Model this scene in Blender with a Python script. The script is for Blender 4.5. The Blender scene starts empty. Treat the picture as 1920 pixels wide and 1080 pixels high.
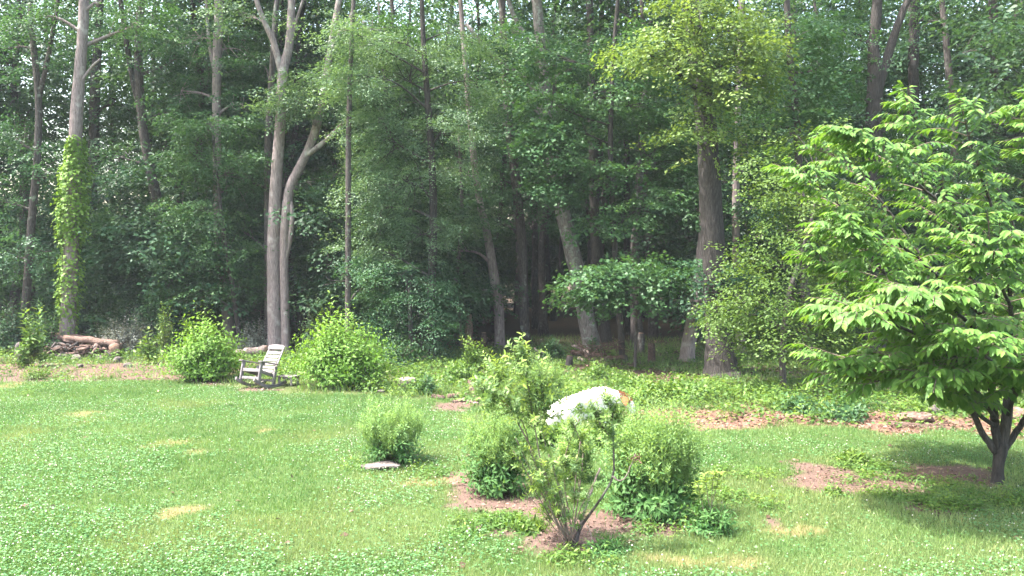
import bpy, math, random
import numpy as np
from mathutils import Vector, Matrix, Euler

# ------------------------------------------------------------------ camera, world, sun, exposure
scene = bpy.context.scene
COL = scene.collection
F, CAM_H, HORIZON = 1500.0, 3.0, 509.0
PITCH = math.atan((540.0 - HORIZON) / F)
cam_data = bpy.data.cameras.new('camera')
cam_data.sensor_width = 36.0
cam_data.lens = F / 1920.0 * 36.0
cam_data.clip_end = 2000.0
cam = bpy.data.objects.new('camera', cam_data)
COL.objects.link(cam)
cam.location = (0, 0, CAM_H)
cam.rotation_euler = (math.pi / 2 - PITCH, 0, 0)
scene.camera = cam

SUN_EL = math.radians(63)
SUN_AZ = math.radians(-100)          # clockwise from +Y (straight ahead); minus = to the left
sun_dir = Vector((math.sin(SUN_AZ) * math.cos(SUN_EL), math.cos(SUN_AZ) * math.cos(SUN_EL), math.sin(SUN_EL)))
world = bpy.data.worlds.new('World')
scene.world = world
world.use_nodes = True
wn = world.node_tree
for n in list(wn.nodes):
    wn.nodes.remove(n)
sky = wn.nodes.new('ShaderNodeTexSky')
sky.sky_type = 'NISHITA'
sky.sun_disc = False
sky.sun_elevation = SUN_EL
sky.sun_rotation = SUN_AZ
sky.air_density = 1.6
sky.dust_density = 5.0
sky.ozone_density = 1.0
bg = wn.nodes.new('ShaderNodeBackground')
bg.inputs['Strength'].default_value = 0.15
wo = wn.nodes.new('ShaderNodeOutputWorld')
wn.links.new(sky.outputs[0], bg.inputs[0])
wn.links.new(bg.outputs[0], wo.inputs[0])
sun_data = bpy.data.lights.new('sun', 'SUN')
sun_data.energy = 3.0
sun_data.angle = math.radians(0.6)
sun_data.color = (1.0, 0.97, 0.92)
sun = bpy.data.objects.new('sun', sun_data)
COL.objects.link(sun)
sun.rotation_euler = (-sun_dir).to_track_quat('-Z', 'Y').to_euler()
scene.view_settings.view_transform = 'Standard'
scene.view_settings.look = 'None'
scene.view_settings.gamma = 1.0
scene.view_settings.exposure = 2.55
scene.view_settings.use_curve_mapping = False
scene.cycles.max_bounces = 7
scene.cycles.diffuse_bounces = 4
scene.cycles.transmission_bounces = 5
scene.cycles.glossy_bounces = 2
scene.cycles.transparent_max_bounces = 4
scene.cycles.caustics_reflective = False
scene.cycles.caustics_refractive = False

# ------------------------------------------------------------------ helpers
R = np.random.default_rng(11)
UP = np.array([0., 0., 1.])
CP, SP = math.cos(PITCH), math.sin(PITCH)

def at(px, py, d):
    """point seen at photo pixel (px, py) whose world Y is d"""
    u, v = (px - 960) / F, (540 - py) / F
    k = d / (CP + v * SP)
    return np.array([u * k, d, CAM_H + (v * CP - SP) * k])

def gdist(py):
    return F * CAM_H / (py - HORIZON)

def gnd(px, py):
    return at(px, py, gdist(py)) * np.array([1, 1, 0])

def unit(a):
    return a / np.maximum(np.linalg.norm(a, axis=-1, keepdims=True), 1e-9)

def vnoise(x, y, s, seed=0):
    r = np.random.default_rng(seed).random((64, 64))
    x, y = np.asarray(x) / s + 1000., np.asarray(y) / s + 1000.
    i, j = np.floor(x).astype(int), np.floor(y).astype(int)
    fx, fy = x - i, y - j
    fx, fy = fx * fx * (3 - 2 * fx), fy * fy * (3 - 2 * fy)
    g = lambda a, b: r[a % 64, b % 64]
    return (g(i, j) * (1 - fx) + g(i + 1, j) * fx) * (1 - fy) + (g(i, j + 1) * (1 - fx) + g(i + 1, j + 1) * fx) * fy

def sstep(a, b, x):
    t = np.clip((x - a) / (b - a), 0, 1)
    return t * t * (3 - 2 * t)

class MB:
    """collects vertices and faces (tris and quads) and builds one mesh"""
    def __init__(s):
        s.V, s.T, s.Q, s.n, s.A, s.B = [], [], [], 0, [], []
    def add(s, V, tris=None, quads=None, rnd=0.5, tip=0.0):
        V = np.asarray(V, float).reshape(-1, 3)
        if tris is not None and len(tris):
            s.T.append(np.asarray(tris, int) + s.n)
        if quads is not None and len(quads):
            s.Q.append(np.asarray(quads, int) + s.n)
        s.V.append(V)
        s.A.append(np.broadcast_to(np.asarray(rnd, float), (len(V),)))
        s.B.append(np.broadcast_to(np.asarray(tip, float), (len(V),)))
        s.n += len(V)
    def box(s, c, size, rot=None, rnd=0.5):
        h = np.array(size) / 2
        V = np.array([[x, y, z] for x in (-1, 1) for y in (-1, 1) for z in (-1, 1)]) * h
        if rot is not None:
            V = V @ np.array(rot).T
        s.add(V + np.array(c), quads=[(0, 1, 3, 2), (4, 6, 7, 5), (0, 4, 5, 1), (2, 3, 7, 6), (0, 2, 6, 4), (1, 5, 7, 3)], rnd=rnd)
    def tube(s, P, rad, sides=8, cap=True, wob=0.0, rng=None, rnd=0.5, lob=None):
        P = np.asarray(P, float)
        n = len(P)
        rad = np.broadcast_to(np.asarray(rad, float), (n,))
        T = unit(np.gradient(P, axis=0))
        ref = np.array([1., 0, 0]) if abs(T[0, 0]) < .8 else np.array([0, 1., 0])
        a = np.linspace(0, 2 * np.pi, sides, endpoint=False)
        V = []
        for i in range(n):
            u = ref - T[i] * (ref @ T[i]); u /= np.linalg.norm(u); v = np.cross(T[i], u); ref = u
            r = rad[i] * (1 + (wob * rng.normal(size=sides) if wob else 0))
            if lob is not None:
                r = r * lob(P[i], a)
            V.append(P[i] + np.outer(np.cos(a) * r, u) + np.outer(np.sin(a) * r, v))
        V = np.concatenate(V)
        Q = [(i * sides + k, i * sides + (k + 1) % sides, (i + 1) * sides + (k + 1) % sides, (i + 1) * sides + k) for i in range(n - 1) for k in range(sides)]
        T3 = []
        if cap:
            V = np.concatenate([V, P[:1], P[-1:]])
            m = n * sides
            T3 = [(m, (k + 1) % sides, k) for k in range(sides)] + [(m + 1, (n - 1) * sides + k, (n - 1) * sides + (k + 1) % sides) for k in range(sides)]
        s.add(V, T3, Q, rnd)
    def mesh(s, name, mats, smooth=False):
        me = bpy.data.meshes.new(name)
        V = np.concatenate(s.V) if s.V else np.zeros((0, 3))
        T = np.concatenate(s.T) if s.T else np.zeros((0, 3), int)
        Q = np.concatenate(s.Q) if s.Q else np.zeros((0, 4), int)
        me.vertices.add(len(V))
        me.vertices.foreach_set('co', V.astype(np.float32).ravel())
        me.loops.add(T.size + Q.size)
        me.loops.foreach_set('vertex_index', np.concatenate([T.ravel(), Q.ravel()]).astype(np.int32))
        me.polygons.add(len(T) + len(Q))
        me.polygons.foreach_set('loop_start', np.concatenate([np.arange(len(T)) * 3, T.size + np.arange(len(Q)) * 4]).astype(np.int32))
        if smooth:
            me.polygons.foreach_set('use_smooth', np.ones(len(T) + len(Q), bool))
        for nm, arr in (('rnd', s.A), ('tip', s.B)):
            at_ = me.attributes.new(nm, 'FLOAT', 'POINT')
            at_.data.foreach_set('value', np.concatenate(arr).astype(np.float32))
        me.update(calc_edges=True)
        for m in (mats if isinstance(mats, (list, tuple)) else [mats]):
            me.materials.append(m)
        return me
    def build(s, name, mats, parent=None, smooth=False):
        return link(name, s.mesh(name, mats, smooth), parent)

def link(name, me, parent=None):
    o = bpy.data.objects.new(name, me)
    COL.objects.link(o)
    if parent is not None:
        o.parent = parent
    return o

def tag(o, label=None, cat=None, group=None, kind=None):
    if label: o['label'] = label
    if cat: o['category'] = cat
    if group: o['group'] = group
    if kind: o['kind'] = kind
    return o

def thing(name, label, cat, loc=(0, 0, 0), group=None):
    o = bpy.data.objects.new(name, None)
    COL.objects.link(o)
    o.location = loc
    o.empty_display_size = 0.2
    return tag(o, label, cat, group)

def at_world(child, parent):
    """geometry was written in world coordinates: keep it there under a parent that only has a location"""
    child.parent = parent
    child.matrix_parent_inverse = Matrix.Translation(-Vector(parent.location))
    return child

def curve(pts, n):
    """smooth resampling of a polyline of k-dimensional points"""
    P = np.asarray(pts, float)
    if len(P) < 3:
        t = np.linspace(0, 1, n)[:, None]
        return P[0] * (1 - t) + P[-1] * t
    P = np.concatenate([2 * P[:1] - P[1:2], P, 2 * P[-1:] - P[-2:-1]])
    m = len(P) - 3
    out = []
    for t in np.linspace(0, m, n):
        i = min(int(t), m - 1); f = t - i
        a, b, c, d = P[i:i + 4]
        out.append(.5 * ((2 * b) + (c - a) * f + (2 * a - 5 * b + 4 * c - d) * f * f + (3 * b - a - 3 * c + d) * f ** 3))
    return np.array(out)

# ------------------------------------------------------------------ materials
def new_mat(name):
    m = bpy.data.materials.new(name)
    m.use_nodes = True
    nt = m.node_tree
    for n in list(nt.nodes):
        nt.nodes.remove(n)
    out = nt.nodes.new('ShaderNodeOutputMaterial')
    return m, nt, out

def ramp(nt, stops):
    r = nt.nodes.new('ShaderNodeValToRGB')
    e = r.color_ramp.elements
    while len(e) < len(stops):
        e.new(0.5)
    for el, (p, c) in zip(e, stops):
        el.position = p
        el.color = (*c, 1)
    return r

def leaf_mat(name, dark, mid, light, young=None, trans=0.4, rough=0.5, spec=0.35, transcol=(1.25, 1.15, .55), parts=False):
    m, nt, out = new_mat(name)
    L = nt.links.new
    a = nt.nodes.new('ShaderNodeAttribute'); a.attribute_name = 'rnd'
    fac = a.outputs['Fac']
    if parts:
        oi = nt.nodes.new('ShaderNodeObjectInfo')
        ad = nt.nodes.new('ShaderNodeMath'); ad.operation = 'ADD'
        L(fac, ad.inputs[0]); L(oi.outputs['Random'], ad.inputs[1])
        fr = nt.nodes.new('ShaderNodeMath'); fr.operation = 'FRACT'
        L(ad.outputs[0], fr.inputs[0]); fac = fr.outputs[0]
    r = ramp(nt, [(0., dark), (.5, mid), (1., light)])
    L(fac, r.inputs[0])
    col = r.outputs[0]
    if young is not None:
        t = nt.nodes.new('ShaderNodeAttribute'); t.attribute_name = 'tip'
        mx = nt.nodes.new('ShaderNodeMix'); mx.data_type = 'RGBA'
        L(t.outputs['Fac'], mx.inputs['Factor']); L(col, mx.inputs['A'])
        mx.inputs['B'].default_value = (*young, 1)
        col = mx.outputs['Result']
    p = nt.nodes.new('ShaderNodeBsdfPrincipled')
    L(col, p.inputs['Base Color'])
    p.inputs['Roughness'].default_value = rough
    p.inputs['Specular IOR Level'].default_value = spec
    tr = nt.nodes.new('ShaderNodeBsdfTranslucent')
    mm = nt.nodes.new('ShaderNodeMix'); mm.data_type = 'RGBA'; mm.blend_type = 'MULTIPLY'
    mm.inputs['Factor'].default_value = 1.0
    L(col, mm.inputs['A']); mm.inputs['B'].default_value = (*transcol, 1)
    L(mm.outputs['Result'], tr.inputs['Color'])
    mix = nt.nodes.new('ShaderNodeMixShader'); mix.inputs[0].default_value = trans
    L(p.outputs[0], mix.inputs[1]); L(tr.outputs[0], mix.inputs[2])
    L(mix.outputs[0], out.inputs[0])
    return m

def rough_mat(name, stops, scale=6., stretch=(1, 1, 1), bump=.4, rough=.85, detail=6., bump_dist=.02, distort=0.3, spots=None, objrandom=0.0, coords='Object', spec=.25):
    """noise-coloured, bumped surface: bark, weathered wood, stone, paint"""
    m, nt, out = new_mat(name)
    L = nt.links.new
    tc = nt.nodes.new('ShaderNodeTexCoord')
    mp = nt.nodes.new('ShaderNodeMapping'); mp.inputs['Scale'].default_value = stretch
    L(tc.outputs[coords], mp.inputs[0])
    n = nt.nodes.new('ShaderNodeTexNoise'); n.inputs['Scale'].default_value = scale; n.inputs['Detail'].default_value = detail
    n.inputs['Distortion'].default_value = distort; n.inputs['Roughness'].default_value = .65
    L(mp.outputs[0], n.inputs['Vector'])
    fac = n.outputs['Fac']
    if objrandom:
        oi = nt.nodes.new('ShaderNodeObjectInfo')
        ma = nt.nodes.new('ShaderNodeMath'); ma.operation = 'MULTIPLY_ADD'
        L(oi.outputs['Random'], ma.inputs[0]); ma.inputs[1].default_value = objrandom; ma.inputs[2].default_value = -objrandom / 2
        mb = nt.nodes.new('ShaderNodeMath'); mb.operation = 'ADD'
        L(fac, mb.inputs[0]); L(ma.outputs[0], mb.inputs[1]); fac = mb.outputs[0]
    r = ramp(nt, stops)
    L(fac, r.inputs[0])
    col = r.outputs[0]
    if spots:
        n2 = nt.nodes.new('ShaderNodeTexNoise'); n2.inputs['Scale'].default_value = spots[0]; n2.inputs['Detail'].default_value = 5
        L(tc.outputs[coords], n2.inputs['Vector'])
        r2 = ramp(nt, [(spots[1], (0, 0, 0)), (spots[1] + .12, (1, 1, 1))])
        L(n2.outputs['Fac'], r2.inputs[0])
        mx = nt.nodes.new('ShaderNodeMix'); mx.data_type = 'RGBA'
        L(r2.outputs[0], mx.inputs['Factor']); L(col, mx.inputs['A']); mx.inputs['B'].default_value = (*spots[2], 1)
        col = mx.outputs['Result']
    p = nt.nodes.new('ShaderNodeBsdfPrincipled')
    L(col, p.inputs['Base Color']); p.inputs['Roughness'].default_value = rough
    p.inputs['Specular IOR Level'].default_value = spec
    b = nt.nodes.new('ShaderNodeBump'); b.inputs['Strength'].default_value = bump; b.inputs['Distance'].default_value = bump_dist
    L(n.outputs['Fac'], b.inputs['Height']); L(b.outputs[0], p.inputs['Normal'])
    L(p.outputs[0], out.inputs[0])
    return m

M = {}
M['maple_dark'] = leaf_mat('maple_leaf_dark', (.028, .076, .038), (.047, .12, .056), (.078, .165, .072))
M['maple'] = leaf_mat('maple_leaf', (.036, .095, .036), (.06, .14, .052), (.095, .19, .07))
M['elm'] = leaf_mat('elm_leaf', (.06, .125, .06), (.10, .185, .09), (.155, .25, .125), spec=.5)
M['lime'] = leaf_mat('lime_leaf', (.09, .16, .035), (.14, .22, .055), (.20, .28, .085))
M['olive_green'] = leaf_mat('olive_green_leaf', (.06, .12, .025), (.095, .17, .035), (.14, .22, .05))
M['vine'] = leaf_mat('vine_leaf', (.11, .22, .03), (.17, .30, .045), (.24, .37, .07))
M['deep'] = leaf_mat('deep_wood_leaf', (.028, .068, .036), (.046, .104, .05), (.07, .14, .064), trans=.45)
M['silver'] = leaf_mat('silver_leaf', (.12, .14, .11), (.18, .20, .165), (.26, .28, .24), trans=.25, spec=.5)
M['cherry'] = leaf_mat('cherry_leaf', (.06, .145, .026), (.095, .205, .038), (.145, .265, .06), young=(.19, .30, .05), spec=.28, rough=.5, parts=True)
M['limebush'] = leaf_mat('lime_bush_leaf', (.075, .17, .022), (.115, .24, .03), (.16, .30, .045), young=(.22, .36, .05), parts=True)
M['mint'] = leaf_mat('mint_leaf', (.045, .125, .035), (.078, .18, .052), (.12, .24, .075), young=(.22, .36, .13), spec=.2, rough=.6, parts=True)
M['willow'] = leaf_mat('willow_leaf', (.09, .17, .06), (.14, .24, .085), (.19, .29, .115), young=(.27, .37, .07), parts=True)
M['weed'] = leaf_mat('weed_leaf', (.05, .11, .022), (.085, .175, .032), (.14, .235, .045), young=(.24, .32, .06), parts=True)
M['wispy'] = leaf_mat('wispy_leaf', (.15, .26, .09), (.21, .34, .125), (.27, .41, .17), trans=.5, spec=.15)
M['grass'] = leaf_mat('grass_blade', (.064, .148, .045), (.112, .213, .064), (.20, .30, .10), young=(.33, .32, .15), trans=.35, spec=.3)
M['clover'] = leaf_mat('clover_leaf', (.056, .156, .054), (.097, .22, .076), (.162, .295, .118), trans=.35)
M['flower'] = leaf_mat('clover_flower', (.34, .36, .26), (.46, .45, .36), (.6, .57, .48), trans=.2, transcol=(1, 1, 1))
M['litter'] = leaf_mat('dead_leaf', (.075, .043, .031), (.15, .09, .067), (.27, .185, .14), trans=.1, transcol=(1, 1, 1), spec=.2)
M['rust'] = leaf_mat('rusty_leaf', (.08, .035, .022), (.12, .055, .035), (.17, .09, .06), trans=.2, transcol=(1, 1, 1))
bark_s = (7, 7, 1.1)
M['bark'] = rough_mat('grey_brown_bark', [(.3, (.03, .025, .024)), (.5, (.08, .066, .062)), (.72, (.15, .128, .12))], 5, bark_s, .9, .9, bump_dist=.05, spots=(3.2, .6, (.22, .23, .19)), objrandom=.12)
M['bark_pale'] = rough_mat('pale_pinkish_bark', [(.3, (.10, .078, .075)), (.5, (.215, .17, .165)), (.75, (.34, .28, .27))], 4, bark_s, .6, .9, bump_dist=.03, spots=(2.2, .58, (.36, .33, .30)), objrandom=.1)
M['bark_lichen'] = rough_mat('lichen_spotted_bark', [(.3, (.07, .06, .055)), (.5, (.16, .14, .13)), (.72, (.27, .24, .22))], 5, bark_s, .9, .9, bump_dist=.05, spots=(5.5, .55, (.26, .275, .24)))
M['bark_dark'] = rough_mat('dark_bark', [(.3, (.02, .017, .016)), (.5, (.05, .043, .04)), (.75, (.10, .086, .08))], 5, bark_s, .8, .9, bump_dist=.04, objrandom=.2)
M['twig'] = rough_mat('twig_bark', [(.3, (.09, .065, .05)), (.7, (.22, .17, .14))], 12, (3, 3, 1), .4)
M['stem'] = rough_mat('green_stem', [(.3, (.06, .09, .03)), (.7, (.13, .14, .06))], 12, (3, 3, 1), .2)
M['deadwood'] = rough_mat('bleached_dead_wood', [(.3, (.12, .085, .072)), (.5, (.235, .18, .158)), (.7, (.36, .30, .27))], 8, (5, 5, 5), .5)
M['log'] = rough_mat('reddish_log_wood', [(.3, (.06, .037, .028)), (.5, (.15, .095, .075)), (.72, (.28, .195, .16))], 4, (3, 8, 8), .7, bump_dist=.03, objrandom=.15)
M['cutwood'] = rough_mat('sawn_wood', [(.3, (.18, .10, .065)), (.7, (.34, .22, .16))], 20, (1, 1, 1), .3)
M['rotwood'] = rough_mat('rotting_brown_wood', [(.3, (.03, .019, .016)), (.5, (.085, .053, .043)), (.72, (.17, .115, .095))], 6, (2, 2, 2), .8, bump_dist=.04, objrandom=.15)
M['stone'] = rough_mat('pale_field_stone', [(.3, (.06, .05, .046)), (.5, (.12, .10, .092)), (.75, (.20, .172, .158))], 5, (1, 1, 1), .7, bump_dist=.03, objrandom=.15)
M['paint'] = rough_mat('weathered_white_paint', [(.3, (.12, .105, .107)), (.6, (.205, .18, .183)), (.8, (.27, .243, .245))], 9, (1, 1, 1), .15, .6)
M['dogfur'] = rough_mat('white_fur', [(.3, (.74, .68, .62)), (.6, (.83, .79, .74))], 25, (1, 1, 1), .5, .9)
M['tanfur'] = rough_mat('tan_fur', [(.3, (.17, .065, .025)), (.7, (.24, .105, .045))], 25, (1, 1, 1), .5, .9)
M['nose'] = rough_mat('dark_nose', [(.3, (.02, .018, .018)), (.7, (.04, .035, .035))], 25, (1, 1, 1), .2, .4)

# ------------------------------------------------------------------ leaves
def tmpl(kind):
    if kind == 'rhomb':
        V = [(0, 0, 0), (.34, .42, .1), (0, 1, -.08), (-.34, .42, .1)]
        T = [(0, 1, 2), (0, 2, 3)]
    elif kind == 'slim':
        V = [(0, 0, 0), (.15, .42, .04), (0, 1, -.12), (-.15, .42, .04)]
        T = [(0, 1, 2), (0, 2, 3)]
    elif kind == 'maple':
        V = [(0, 0, 0), (.52, .22, .06), (.30, .62, .02), (0, 1, -.12), (-.30, .62, .02), (-.52, .22, .06)]
        T = [(0, 1, 2), (0, 2, 3), (0, 3, 4), (0, 4, 5)]
    else:
        w = {'broad': .205, 'lance': .17, 'narrow': .115}[kind]
        ys = [.0, .28, .62, 1.]
        mid = [(0, y, -.16 * y * y) for y in ys]
        side = [(w * .82, .2, .05), (w, .45, .03), (w * .55, .78, -.06)]
        V = mid + side + [(-x, y, z) for x, y, z in side]
        T = []
        for s0, fl in ((4, False), (7, True)):
            t = [(0, s0, 1), (s0, s0 + 1, 1), (1, s0 + 1, 2), (s0 + 1, s0 + 2, 2), (2, s0 + 2, 3)]
            T += [(a, c, b) if fl else (a, b, c) for a, b, c in t]
    return np.array(V, float), np.array(T, int)

TM = {k: tmpl(k) for k in ('rhomb', 'slim', 'maple', 'broad', 'lance', 'narrow')}

def frames(D, N):
    D = unit(D)
    N = unit(N - D * (N * D).sum(-1, keepdims=True))
    return D, np.cross(D, N), N

def add_leaves(mb, kind, P, D, N, L, rnd, tip=0.0):
    V, T = TM[kind]
    D, S, N = frames(D, N)
    n, k = len(P), len(V)
    W = (P[:, None] + L[:, None, None] * (V[None, :, 0:1] * S[:, None] + V[None, :, 1:2] * D[:, None] + V[None, :, 2:3] * N[:, None])).reshape(-1, 3)
    Tt = (T[None] + (np.arange(n) * k)[:, None, None]).reshape(-1, 3)
    mb.add(W, Tt, None, np.repeat(np.broadcast_to(rnd, (n,)), k), np.repeat(np.broadcast_to(tip, (n,)), k))

def leaf_mesh(kind, mat, tip):
    mb = MB()
    V, T = TM[kind]
    mb.add(V, T, None, 0.0, tip)
    return mb.mesh('leaf', mat)

def leaf_parts(root, kind, mat, P, D, N, L, tip, n_max=300, name='leaf', jitter=1.0):
    """the leaves that show largest become single parts; the rest one part of kind stuff"""
    rng = np.random.default_rng(len(P))
    c = np.array([0, 0, CAM_H])
    v = unit(c - P)
    Du, S, Nu = frames(D, N)
    cen = P.mean(0)
    front = ((P - cen) * unit(c - cen)).sum(-1)
    score = front / (front.std() + 1e-6) + 1.6 * np.abs((Nu * v).sum(-1)) + L / L.mean() + rng.normal(size=len(P)) * .3 * jitter
    px = 960 + F * P[:, 0] / P[:, 1]
    score[(px < 5) | (px > 1915)] -= 50
    idx = np.argsort(-score)[:n_max]
    m0, m1, m2 = leaf_mesh(kind, mat, .05), leaf_mesh(kind, mat, .5), leaf_mesh(kind, mat, .95)
    inv = Matrix.Translation(-Vector(root.location))
    tip = np.broadcast_to(tip, (len(P),))
    for i in idx:
        o = bpy.data.objects.new(name, m0 if tip[i] < .3 else m1 if tip[i] < .7 else m2)
        COL.objects.link(o)
        o.parent = root
        l = L[i]
        s, d, n, p = S[i] * l, Du[i] * l, Nu[i] * l, P[i]
        o.matrix_parent_inverse = inv
        o.matrix_basis = Matrix(((s[0], d[0], n[0], p[0]), (s[1], d[1], n[1], p[1]), (s[2], d[2], n[2], p[2]), (0, 0, 0, 1)))
    rest = np.ones(len(P), bool); rest[idx] = False
    if rest.any():
        mb = MB()
        add_leaves(mb, kind, P[rest], D[rest], N[rest], L[rest], rng.random(rest.sum()), tip[rest])
        o = mb.build('foliage', mat)
        at_world(o, root)
        o['kind'] = 'stuff'

def make_spray(rng, n_twig=5, per=6, length=1.0, leaf=.12):
    """a flat branchlet: twigs fanned off one axis, leaves both sides; x = outward, z = up"""
    P, D = [], []
    for k in range(n_twig + 1):
        t = (k + .6) / (n_twig + 1)
        if k == n_twig:
            b, ang, ln = np.array([length * .55, 0, 0]), 0., length * .5
        else:
            side = 1 if k % 2 else -1
            b, ang, ln = np.array([length * t * .85, 0, 0]), side * rng.uniform(.6, 1.0), length * rng.uniform(.35, .6) * (1.1 - .5 * t)
        d = np.array([math.cos(ang), math.sin(ang), 0])
        for j in range(per):
            q = b + d * ln * (j + .7) / per
            s2 = 1 if j % 2 else -1
            a2 = ang + s2 * rng.uniform(.5, 1.1)
            P.append(q); D.append((math.cos(a2), math.sin(a2), rng.uniform(-.45, -.05)))
    P, D = np.array(P), np.array(D)
    P[:, 2] -= .25 * P[:, 0] ** 2 / length + rng.normal(size=len(P)) * .03
    N = np.array([0, 0, 1.]) + rng.normal(size=P.shape) * .35
    return P, D, N

def place_sprays(spr, O, yaw, pitch, roll, sc, rng, jit=.04):
    """many transformed copies of a few sprays -> leaf arrays and the index of the spray of each leaf"""
    oP, oD, oN, oI = [], [], [], []
    which = rng.integers(0, len(spr), len(O))
    for w, (P, D, N) in enumerate(spr):
        m = which == w
        if not m.any():
            continue
        cy, sy, cp, sp, cr, sr = np.cos(yaw[m]), np.sin(yaw[m]), np.cos(pitch[m]), np.sin(pitch[m]), np.cos(roll[m]), np.sin(roll[m])
        X = np.stack([cy * cp, sy * cp, sp], -1)
        Y0 = np.stack([-sy, cy, 0 * cy], -1)
        Z0 = np.cross(X, Y0)
        Y = Y0 * cr[:, None] + Z0 * sr[:, None]
        Z = np.cross(X, Y)
        B = np.stack([X, Y, Z], 1)
        t = lambda A: np.einsum('lk,mkj->mlj', A, B)
        k = len(P)
        oP.append((O[m][:, None] + t(P) * sc[m][:, None, None]).reshape(-1, 3))
        oD.append(t(D).reshape(-1, 3)); oN.append(t(N).reshape(-1, 3))
        oI.append(np.repeat(np.nonzero(m)[0], k))
    P = np.concatenate(oP); P = P + rng.normal(size=P.shape) * jit
    N = np.concatenate(oN); N = N + rng.normal(size=N.shape) * .25
    return P, np.concatenate(oD), N, np.concatenate(oI)

_sr = np.random.default_rng(5)
SPR_MAPLE = [make_spray(_sr, 6, 6, 1.0) for _ in range(5)]
SPR_FINE = [make_spray(_sr, 7, 8, 1.1) for _ in range(5)]
SPR_BIG = [make_spray(_sr, 3, 5, 1.2) for _ in range(4)]

def blob_sprays(c, r, n_sub, axis_xy, rng, tier=.16, per_sub=7, disc=.75):
    """clumps spread through an ellipsoid, each a thin tier of sprays pointing outward"""
    c, r = np.asarray(c, float), np.asarray(r, float)
    u = unit(rng.normal(size=(n_sub, 3)))
    rad = rng.random(n_sub) ** (1 / 2.2)
    C = c + u * r * rad[:, None]
    O = np.repeat(C, per_sub, 0)
    a = rng.random(len(O)) * 2 * np.pi
    dr = disc * np.sqrt(rng.random(len(O)))
    O = O + np.stack([np.cos(a) * dr, np.sin(a) * dr, rng.normal(size=len(O)) * tier], -1)
    out = O[:, :2] - np.asarray(axis_xy)[None]
    base = np.arctan2(out[:, 1], out[:, 0])
    yaw = base + rng.normal(size=len(O)) * .9
    pitch = rng.normal(size=len(O)) * .22 - .12
    roll = rng.normal(size=len(O)) * .3
    sub = np.repeat(np.arange(n_sub), per_sub)
    return O, yaw, pitch, roll, sub, C
# ------------------------------------------------------------------ ground
_edge = [gnd(*p) for p in [(0, 716), (340, 713), (450, 734), (540, 736), (700, 740), (820, 754), (890, 760), (1030, 766), (1200, 786), (1280, 800), (1400, 797), (1600, 804), (1920, 822)]]
EX = np.array([p[0] for p in _edge]); EY = np.array([p[1] for p in _edge])

def lawn_edge(x):
    return np.interp(x, EX, EY)

def ell(px, py, rx, ry):
    d = gdist(py)
    c = gnd(px, py)
    return c[0], c[1], rx / F * d, ry * d * d / (F * CAM_H)

MULCH = [ell(*e) for e in [(920, 918, 75, 34), (985, 950, 80, 30), (880, 896, 40, 14), (1050, 1018, 85, 34), (1160, 988, 110, 30), (945, 1005, 50, 14), (1535, 888, 50, 20), (1600, 900, 60, 22), (1720, 900, 60, 12),
                           (1560, 912, 95, 15), (1680, 915, 60, 14), (1780, 955, 65, 14), (1450, 985, 18, 9), (480, 731, 36, 5), (1800, 890, 70, 20), (1250, 995, 60, 10),
                           (850, 762, 45, 9), (1710, 795, 60, 8)]]
DRY = [ell(*e) for e in [(332, 962, 34, 10), (356, 846, 26, 6), (486, 809, 18, 4.5), (290, 830, 55, 5), (160, 777, 40, 4), (20, 722, 30, 5), (775, 905, 40, 10), (1300, 1060, 90, 14), (1470, 1000, 60, 10), (830, 900, 40, 9)]]

def ell_mask(x, y, E, seed, lo=.75, amp=.8):
    m = np.zeros_like(x)
    nz = vnoise(x, y, .35, seed) - .5 + .6 * (vnoise(x, y, .12, seed + 1) - .5)
    for cx, cy, rx, ry in E:
        q = np.sqrt(((x - cx) / rx) ** 2 + ((y - cy) / ry) ** 2) + nz * amp
        m = np.maximum(m, 1 - sstep(lo, 1.2, q))
    return m

def masks(x, y):
    """lawn, mulch, dry and litter cover at ground points"""
    nz = vnoise(x, y, .9, 3) - .5 + .5 * (vnoise(x, y, .25, 4) - .5)
    lawn = 1 - sstep(-.25, .25, y - lawn_edge(x) + nz * 1.1)
    mulch = ell_mask(x, y, MULCH, 20)
    dirt_left = sstep(-.3, .3, y - lawn_edge(x)) * sstep(-7.6, -8.4, x + nz) * (1 - sstep(25.6, 26.6, y + nz))
    mulch = np.maximum(mulch, dirt_left * (vnoise(x, y, .8, 9) > .22))
    dry = ell_mask(x, y, DRY, 30, .1, 1.8) * .55
    band = (1 - lawn) * (1 - sstep(1.3, 2.6, y - lawn_edge(x) + nz * 2)) * sstep(1.5, 3.5, x)
    return lawn, mulch, dry, band

def zg(x, y):
    x, y = np.asarray(x, float), np.asarray(y, float)
    return .05 * (vnoise(x, y, 2.3, 1) - .5) + .10 * (vnoise(x, y, 6, 2) - .5) * sstep(20, 30, y)

def zgp(p):
    return float(zg(p[0], p[1]))

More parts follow.
